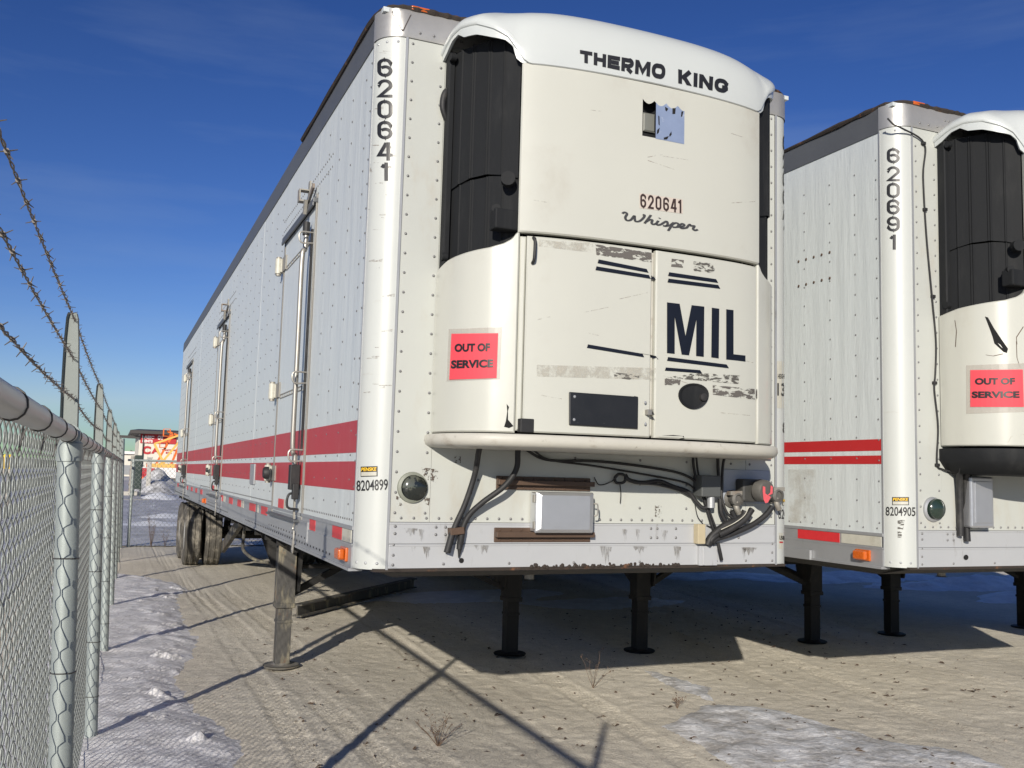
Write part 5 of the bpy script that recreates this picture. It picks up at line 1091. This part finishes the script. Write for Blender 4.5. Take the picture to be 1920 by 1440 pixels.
b = MB(); p, q = FP(1405, 848, .03), FP(1447, 861, .03); b.box(p[0], -.03, q[2], q[0], -.002, p[2]); b.build('amber_reflector', M_amber(), TT1, bevel=.003)
# rear-view style bracket beside the black bay
b = MB(); p = FP(836, 196, .02); b.tube(smooth([p+np.array((.02, 0, .10)), p+np.array((-.012, -.01, .05)), p+np.array((-.018, -.01, -.03)), p+np.array((.02, 0, -.11))], 5), [.008+.010*math.sin(math.pi*k/15) for k in range(16)], 10); b.build('hose_loop', M_black(), TT1, sm=50)
# plates on the side wall
for xa, ya, xb, yb in ((471, 870, 479, 908),):
    y0, y1 = side_y(xb, 890), side_y(xa, 890); z1 = on_plane(0, 0, 475, ya)[2]; z0 = on_plane(0, 0, 475, yb)[2]
    b = MB(); b.box(-.012, y0, z0, -.001, y1, z1); b.build('grille_plate', M_alu(), TT1, bevel=.002)
TRI = torn('scraped_triangle', (.05, .04, .035), 30, .36, .42)
band1 = mapper([bv['band']], (0, 0, 0), .0015)
decal('scrape_mark', [(733, 20), (772, 24), (772, 60), (733, 57)], poly_shape([[(0, .98), (.06, .9), (.62, .02), (.55, .0), (.50, .05)], [(.06, .98), (.98, .90), (.98, .84), (.06, .90)], [(.98, .88), (.62, .02), (.56, .04), (.92, .86)]]), band1, TRI, TT1)

# ================================================================== DETAILS ON THE SECOND TRAILER
O2 = (3.33, -.09, -.024); b2 = {k: bvh_of(T2[k]) for k in ('panL', 'doorL', 'upper', 'cap', 'postL', 'band')}
O2U = (O2[0], O2[1], O2[2]+.095*.85); unit2 = mapper([b2['panL'], b2['doorL'], b2['upper']], O2U, .003); post2 = mapper([b2['postL']], O2, .0025); U2, TT2 = T2['U'], T2['T']; o2 = np.array(O2)
front2 = lambda px, py, o=.003: on_plane(1, O2[1]-o, px, py)-o2
rows_of_digits('620691', 1663, 1687, (292, 326, 357, 388, 420, 454), 28, post2, M_ink(), TT2)
decal('serial_number', [(1661, 950), (1716, 951), (1716, 968), (1661, 967)], text_shape('8204905', .012), post2, torn('worn_serial', (.015, .015, .016), 16, .30, .40), TT2, sub=.08)
sticker([(1673, 932), (1704, 932), (1704, 947), (1673, 947)], post2, TT2)
decal('tape_smear', [(1683, 976), (1697, 974), (1690, 1008), (1683, 1008)], grid_shape(3, 4), post2, TORN2, TT2, off=.0015)
class Shift:  # notice on the second unit: same function, points moved to world space
    def __init__(s, f): s.f = f
    def __call__(s, px, py, o=.003): return s.f(px, py, o)+np.array(O2U)
notice([(1820, 694), (1917, 693), (1919, 763), (1820, 763)], [(1812, 685), (1935, 680), (1935, 772), (1812, 776)], Shift(unit2), 'red out-of-service notice taped to the second trailer from the fence')
decal('torn_gash', [(1846, 592), (1890, 596), (1890, 662), (1846, 660)], poly_shape([[(.02, .98), (.15, .96), (.40, .68), (.70, .40), (1, .12), (.95, .0), (.8, .03), (.42, .25), (.35, .42), (.28, .55)]]), unit2, M_hole(), U2, off=.002)
for pts in ([(1905, 640), (1906, 670), (1912, 690)], [(1790, 600), (1793, 620), (1791, 650)], [(1848, 665), (1862, 667), (1880, 663)], [(1918, 612), (1905, 632), (1906, 645)]):
    for (xa, ya), (xb, yb) in zip(pts[:-1], pts[1:]): decal('crack', [(xa, ya), (xb, yb), (xb+1.3, yb+1), (xa+1.3, ya+1)], grid_shape(2, 1), unit2, M_brown(), U2, off=.0015)
decal('bare_patch', [(1878, 816), (1922, 814), (1922, 846), (1878, 845)], poly_shape([[(0, .1), (.3, .0), (1, 0), (1, 1), (.7, .95), (.4, .9), (.25, .5)]]), unit2, M_twht(), U2, off=.0015)
def FP2(px, py, o=0.0): return front2(px, py, o)
so2 = MB(); so2.lathe(FP2(1748, 955), (0, -1, 0), [(.078, 0), (.076, .012), (.062, .018), (.058, .004)], 28); so2 = so2.build('round_socket', M_alu(), TT2, sm=40)
b = MB(); b.lathe(FP2(1752, 954, .004), (0, -1, 0), [(.066, 0), (.062, .03), (.045, .045), (.004, .05)], 28); b.build('lens', mat('green_glass', (.020, .035, .026), .15, var=.3, vscale=20, coat=.5), so2, sm=40)
for pts in ([(1802, 870, .12), (1799, 900, .05), (1800, 960, .03), (1801, 1005, .03)], [(1815, 870, .12), (1810, 900, .05), (1811, 960, .03), (1814, 1015, .03)]):
    b = MB(); b.tube(smooth([FP2(x, y, o) for x, y, o in pts], 6), .02, 10); b.build('drain_hose', M_black(), TT2, sm=50)
p, q = FP2(1820, 893, .09), FP2(1865, 990, .09); b = MB(); b.box(p[0], -.09, q[2], q[0], -.006, p[2]); bx2 = b.build('document_box', M_box(), TT2, bevel=.012)
b = MB(); b.box(p[0]+.03, -.096, q[2]+.03, q[0]-.02, -.09, p[2]-.03); b.build('lid', M_box(), bx2, bevel=.004)
b = MB(); b.tube(smooth([FP2(1664, 222, .006), FP2(1676, 234, .014), FP2(1690, 240, .02), FP2(1733, 269, .012), FP2(1731, 330, .010), FP2(1737, 440, .010), FP2(1748, 560, .012), FP2(1755, 640, .012), FP2(1754, 700, .014), FP2(1752, 730, .014), FP2(1759, 800, .012), FP2(1757, 868, .012), FP2(1768, 880, .014), FP2(1785, 884, .03)], 6), .0055, 7); b.build('cable', M_black(), TT2, sm=50)
for c in ((1731, 269), (1734, 393), (1749, 556), (1752, 718), (1757, 872)):
    b = MB(); p = FP2(*c, .008); b.box(p[0]-.014, p[1]-.012, p[2]-.010, p[0]+.014, p[1]+.008, p[2]+.010); b.build('cable_clip', M_black(), TT2, bevel=.003)
decal('rust_stain', [(1478, 880), (1530, 880), (1530, 980), (1478, 980)], grid_shape(3, 3), lambda px, py, o=.003: on_plane(0, O2[0]-o, px, py)-o2, torn('tan_stain', (.46, .42, .355), 6, .40, 1.1), TT2, off=.0035)
decal('drain_hole', [(1807, 1040), (1816, 1040), (1816, 1050), (1807, 1050)], poly_shape([[(.5+.5*math.cos(a), .5+.5*math.sin(a)) for a in np.linspace(0, 6.28, 14)[:-1]]]), front2, M_hole(), TT2, off=.0125)
b = MB(); b.rivets([(-.003, y, z) for y in (.60, .68, .76, .84, .92) for z in (3.06, 3.24)], (-1, 0, 0), .011, .005); b.build('patch_bolts', M_brown(), TT2, kind='stuff')
b = MB(); b.box(-.03, .78, 1.135, -.009, 3.2, 1.20); b.build('scuff_plate', M_alu(), TT2, bevel=.003)

# ================================================================== LOOSE THINGS ON THE GROUND
p, q = ground_at(556, 1162), ground_at(775, 1106); d = (q-p)/np.linalg.norm(q-p); b = MB(); z = .03; up = np.array((0, 0, 1.)); s_ = np.cross(d, up)
b.bar(p+up*(z+.008), q+up*(z+.008), .11, .016); b.bar(p+up*(z+.127), q+up*(z+.127), .11, .016); b.bar(p+up*(z+.068), q+up*(z+.068), .014, .102)
tag(b.build('steel_beam', M_leg()), 'weathered steel beam lying on the sand beneath the nearest trailer', 'beam')
def weed(px, py, h, n, seed, label, spread=.6):
    p = ground_at(px, py); r = random.Random(seed); E_ = empty('dry_weed', p, label, 'weed', 'dead weeds on the ground'); b = MB(); c = MB()
    for k in range(n):
        a = r.random()*6.28; l = h*r.uniform(.5, 1); lean = r.uniform(.15, spread); P = [(0, 0, -.01)]
        for t in (.35, .7, 1): P.append((math.cos(a)*lean*l*t+r.gauss(0, .006), math.sin(a)*lean*l*t+r.gauss(0, .006), l*t*(1-.25*t*lean)))
        sp = smooth(P, 3); b.tube(sp, [.0022*(1-.6*i/len(sp)) for i in range(len(sp))], 4)
        for j in range(3):
            i = r.randint(len(sp)//2, len(sp)-1); q = sp[i]; aa = r.random()*6.28; e = q+np.array((math.cos(aa)*.03, math.sin(aa)*.03, .02))*r.uniform(.5, 1.2); b.tube([q, e], [.0013, .0008], 3); c.lathe(e, (0, 0, 1), [(.001, -.004), (.004, .0), (.001, .006)], 5)
    mm = mat('dry_stalk', (.13, .085, .055), .9, var=.35, vscale=20); b.build('stems', mm, E_, kind='stuff', fix=False); c.build('seed_heads', mm, E_, kind='stuff', fix=False)
weed(822, 1398, .20, 13, 1, 'dead twiggy weed alone on the sand at the bottom centre', .9)
weed(1112, 1288, .30, 5, 2, 'sparse dead weed with two long stalks by the edge of the trailer shadow', 1.0)
weed(1270, 1326, .07, 8, 3, 'tiny tuft of dry grass above the grey ice patch', .6)
weed(283, 1026, .75, 22, 4, 'tall brown dead weed at the foot of the back fence', .16)
weed(309, 1026, .42, 10, 5, 'shorter brown dead weed beside the rear tyres at the back fence', .45)

# ================================================================== BEYOND THE BACK FENCE
def at_y(px, py, Y): return on_plane(1, Y, px, py)
BY = 110.0
wl = at_y(258, 870, BY)[0]; ht = at_y(280, 814, BY)[2]
bl = empty('warehouse', (wl, BY, 0), 'cream metal warehouse with red sign on its gable beyond the lots', 'building')
m_cream = mat('cream_cladding', (.62, .58, .50), .6, var=.05, vscale=.5); m_dk = mat('dark_roof_trim', (.05, .045, .042), .6)
b = MB(); b.box(.0, 0, 0, 30, 20, ht); wall = b.build('wall', m_cream, bl)
b = MB(); b.box(-1.0, -1.3, ht, 31, 21, ht+.35); b.add([(-1, -1.3, ht+.35), (31, -1.3, ht+.35), (31, 21, ht+.35), (-1, 21, ht+.35), (0, 6, ht+.75), (30, 6, ht+.75)], [(0, 1, 5, 4), (1, 2, 5), (2, 3, 4, 5), (3, 0, 4)]); b.build('roof', m_dk, bl)
b = MB(); b.tube([(.45, -.12, 0), (.45, -.12, ht)], .07, 8); b.build('downpipe', m_dk, bl)
b = MB(); b.box(-2.3, -.4, ht-.55, 0, -.1, ht-.25); b.build('lamp_bracket', m_dk, bl)
for k in range(20):
    b = MB(); b.box(.9+k*1.4, -.03, .05, .94+k*1.4, -.001, ht-.02); b.build('cladding_rib', m_cream, wall)
m_sred = mat('sign_red', (.42, .02, .025), .5, var=.05); m_swh = mat('sign_white', (.75, .73, .70), .5)
def wall_sign(name, xa, ya, xb, yb, m, y=-.05, parent=None):
    p, q = at_y(xa, ya, BY), at_y(xb, yb, BY); b = MB(); b.box(p[0]-wl, y-.06, q[2], q[0]-wl, y, p[2]); return b.build(name, m, parent or bl)
sg = wall_sign('sign_board', 264, 812.5, 330, 833, m_sred)
def wall_text(s, xa, ya, xb, yb, m, y, bold=.03):
    V, F = text_shape(s, bold); p, q = at_y(xa, ya, BY), at_y(xb, yb, BY); P = [(p[0]-wl+(q[0]-p[0])*u, y, q[2]+(p[2]-q[2])*v) for u, v in V]; b = MB(); b.add(P, F); b.build('lettering', m, sg, fix=False)
wall_text('FABIC', 267, 816.5, 289, 823, m_swh, -.125, .05); wall_text('RENTS', 267, 824, 286, 830, m_swh, -.125, .05); wall_text('CAT', 296, 816.5, 306, 825, m_swh, -.125, .05)
wall_text('C', 266.5, 836, 282, 852, m_sred, -.06, .06); wall_text('A', 284, 838, 300, 851, m_sred, -.06, .06); wall_text('TRACTORS', 303, 842, 330, 846, m_sred, -.06, .05); wall_text('INC.', 311, 847, 322, 851, m_sred, -.06, .05)
p = at_y(203, 845, 150); b2_ = empty('low_shed', (p[0], 150, 0), 'low white shed with flat roof left of the warehouse', 'building')
b = MB(); b.box(0, 0, 0, 16, 8, p[2]-.4); b.build('wall', m_cream, b2_); b = MB(); b.box(-.4, -.5, p[2]-.4, 16.4, 8.4, p[2]); b.build('roof', m_swh, b2_)
b = MB(); b.box(.5, -.06, .3, 9, -.01, p[2]*.45); b.build('shutter', mat('grey_shutter', (.25, .26, .27), .6), b2_)
# boom lifts parked in front of the warehouse
m_or = mat('orange_boom_paint', (.66, .14, .02), .45, var=.08); m_ye = mat('yellow_boom_paint', (.70, .42, .10), .45, var=.08)
def boom(px, Y, m, label, jib):
    g_ = at_y(px, 900, Y); E_ = empty('boom_lift', (g_[0], Y, 0), label, 'boom lift', 'boom lifts parked by the warehouse')
    b = MB(); b.box(-1.1, -1.0, .45, 1.1, 1.0, 1.1); b.build('chassis', m, E_, bevel=.05)
    for sx in (-1, 1):
        for sy in (-1, 1): b = MB(); b.lathe((sx*.95, sy*1.05, .45), (0, sy, 0), [(.45, -.12), (.47, 0), (.45, .14), (.2, .15)], 16); b.build('wheel', M_tyre(), E_)
    b = MB(); b.box(-.8, -.7, 1.1, .8, .7, 1.9); b.build('turret', m, E_, bevel=.06)
    b = MB(); b.bar((0, 0, 1.7), (jib[0], 0, jib[1]), .17, .2); b.build('boom_arm', m, E_); b = MB(); b.bar((jib[0], .05, jib[1]), (jib[2], .05, jib[3]), .14, .16); b.build('boom_jib', m, E_)
    b = MB(); b.box(jib[2]-.3, -.5, jib[3]-.5, jib[2]+.3, .5, jib[3]-.45)
    for sx in (-1, 1):
        for sy in (-1, 1): b.box(jib[2]+sx*.28-.03, sy*.48-.03, jib[3]-.45, jib[2]+sx*.28+.03, sy*.48+.03, jib[3]+.18)
    b.box(jib[2]-.3, -.52, jib[3]+.16, jib[2]+.3, -.46, jib[3]+.2); b.build('basket', m, E_)
boom(289, 96, m_or, 'orange boom lift with raised arm crossing the red sign', (1.5, 4.9, .6, 4.0)); boom(297, 92, m_ye, 'yellow boom lift with long slanting arm before the warehouse', (2.1, 4.7, 2.9, 3.6))
boom(318, 88, m_or, 'orange boom lift nearest the rear of the trailer', (.9, 4.4, -.5, 4.9)); boom(308, 84, m_ye, 'pale yellow boom lift between the orange ones', (-1.0, 3.6, 1.4, 4.6))
def simple_truck(px, Y, label, m):
    g_ = at_y(px, 900, Y); E_ = empty('parked_truck', (g_[0], Y, 0), label, 'truck'); b = MB(); b.box(-1.9, -1.0, .8, 1.9, 1.0, 1.55); b.build('bed', m, E_, bevel=.04)
    b = MB(); b.box(1.95, -1.0, .6, 3.6, 1.0, 2.2); c_ = b.build('cab', m_sred, E_, bevel=.1); b = MB(); b.box(2.2, -1.02, 1.4, 3.2, -.99, 2.0); b.build('window', M_hole(), c_)
    for x in (-1.4, -.5, 2.7): b = MB(); b.lathe((x, -.8, .45), (0, -1, 0), [(.45, -.1), (.46, .1), (.2, .14)], 16); b.build('wheel', M_tyre(), E_)
simple_truck(309, 70, 'white flatbed truck parked before the warehouse behind the snow pile', m_swh)
# things near the back fence
g_ = ground_at(245, 930); P_ = empty('timber_post', (g_[0], g_[1], 0), 'weathered timber post set in a concrete block beyond the back fence', 'post')
b = MB(); b.tube([(0, 0, 0), (0, 0, 2.15)], [.13, .12], 12); b.build('pole', mat('grey_timber', (.30, .28, .24), .85, var=.2, vscale=6, stretch=(1, 1, .2), bump=.4, bscale=20), P_, sm=50); b = MB(); b.box(-.4, -.3, 0, .4, .3, .25); b.build('concrete_block', mat('concrete', (.42, .40, .36), .9, var=.15), P_, bevel=.03)
g_ = ground_at(256, 931); P_ = empty('equipment_cabinet', (g_[0], g_[1], 0), 'tall dark green cabinet next to the timber post beyond the back fence', 'cabinet'); md = mat('dark_green_paint', (.02, .035, .028), .6, var=.2)
b = MB(); b.box(-.20, -.2, .40, .20, .2, 2.2); k_ = b.build('cabinet_body', md, P_, bevel=.03); b = MB(); b.box(-.16, -.225, .5, .16, -.201, 2.05); b.build('door', md, k_, bevel=.01)
for sx in (-1, 1): b = MB(); b.box(sx*.16-.03, -.15, 0, sx*.16+.03, .15, .40); b.build('leg', md, P_)
g_ = at_y(278, 905, 58); P_ = empty('concrete_pillar', (g_[0], 58, 0), 'pale concrete pillar standing behind the snow pile', 'pillar'); b = MB(); b.box(-.13, -.13, 0, .13, .13, 2.1); b.build('shaft', mat('concrete', (.42, .40, .36), .9), P_, bevel=.03); b = MB(); b.box(-.17, -.17, 2.1, .17, .17, 2.2); b.build('capstone', mat('concrete', (.42, .40, .36), .9), P_, bevel=.02)
g_ = at_y(268, 896, 62); P_ = empty('traffic_cone', (g_[0], 62, 0), 'orange traffic cone on the grey lot left of the snow pile', 'cone'); b = MB(); b.lathe((0, 0, .04), (0, 0, 1), [(.20, 0), (.05, .86), (.045, .88)], 14); b.build('cone_body', m_or, P_, sm=40); b = MB(); b.box(-.28, -.28, 0, .28, .28, .04); b.build('base', m_or, P_)
b = MB(); b.lathe((0, 0, .04), (0, 0, 1), [(.128, .44), (.096, .62)], 14); b.build('reflective_band', m_swh, P_, sm=40)
g_ = at_y(267, 880, 66); P_ = empty('tow_behind_generator', (g_[0], 66, 0), 'small red machine on wheels left of the concrete pillar', 'machine'); b = MB(); b.box(-.8, -.5, .5, .8, .5, 1.5); b.build('housing', m_sred, P_, bevel=.06)
for sx in (-.5, .5): b = MB(); b.lathe((sx, -.55, .35), (0, -1, 0), [(.35, -.08), (.35, .08), (.12, .1)], 14); b.build('wheel', M_tyre(), P_)
b = MB(); b.tube([(.8, 0, .6), (1.6, 0, .5)], .05, 8); b.build('drawbar', m_dk, P_)
# heap of ploughed snow
pc = (ground_at(255, 926)+ground_at(316, 922))/2
def pile_h(X, Y):
    d = np.hypot((X-pc[0]-.3)/1.7, (Y-pc[1]-3)/5.0); return 1.25*np.clip(1-d, -.1, 1)**.8*(d < 1)+.9*fbm(X, Y, 51, 4, 1.0)*np.clip(1-d, 0, 1)-.02*(d >= 1)
sheet('snow_heap', np.arange(pc[0]-2.5, pc[0]+3, .10), np.arange(pc[1]-4, pc[1]+10, .14), lambda X, Y: ground_z(X, Y)+.05+pile_h(X, Y), snow_material('ploughed_snow', (.22, .215, .21), (.80, .80, .82), .58, .95, .5), 'stuff', mask=lambda X, Y: pile_h(X, Y) > 0)
for i, (px, py, rx, ry, hh) in enumerate(((300, 935, .8, 1.6, .25), (312, 970, .7, .9, .12), (290, 985, .7, .8, .08))):
    c_ = ground_at(px, py); patch('snow_patch', np.arange(c_[0]-rx*1.6, c_[0]+rx*1.6, .08), np.arange(c_[1]-ry*1.6, c_[1]+ry*1.6, .08), (lambda f: lambda X, Y: f(X, Y)+.05)(blob_h(c_[0], c_[1], rx, ry, hh, 60+i)), M_SNOW)
# yellow marker posts in the lot beyond the side fence
for k, (px, wd, lab) in enumerate(((9, .08, 'thin yellow marker post seen through the near chain-link'), (20, .16, 'thick yellow bollard seen through the near chain-link'))):
    p = at_y(px, 862, 26); P_ = empty('bollard', (p[0], 26, 0), lab, 'bollard', 'yellow posts beyond the side fence'); b = MB(); b.tube([(0, 0, 1.45), (0, 0, 1.80), (0, 0, 1.85)], [wd*.6, wd*.6, wd*.3], 12); b.build('yellow_sleeve', mat('safety_yellow', (.75, .50, .03), .5), P_, sm=40); b = MB(); b.tube([(0, 0, -.03), (0, 0, 1.45)], wd*.45, 12); b.build('base_pipe', M_steel(), P_, sm=40)
# distant tree line
def treeline():
    V = []; F = []; r = np.random.default_rng(9)
    for k in range(5200):
        a = r.uniform(-1.35, .6); D = r.uniform(300, 420); x = -1+D*math.sin(a); y = D*math.cos(a); hmax = 4+3*math.sin(a*23)+2*math.sin(a*57+1); z = r.random()*max(1.5, hmax); s = r.uniform(.5, 1.4)
        q = np.array((x, y, z)); t = r.standard_normal((3, 3)); o = len(V); V += [q+s*t[0], q+s*t[1], q+s*t[2]]; F.append((o, o+1, o+2))
    np_mesh('distant_trees', V, F, mat('bare_wood', (.085, .075, .07), .9, var=.3, vscale=.1), False, 'stuff')
treeline()
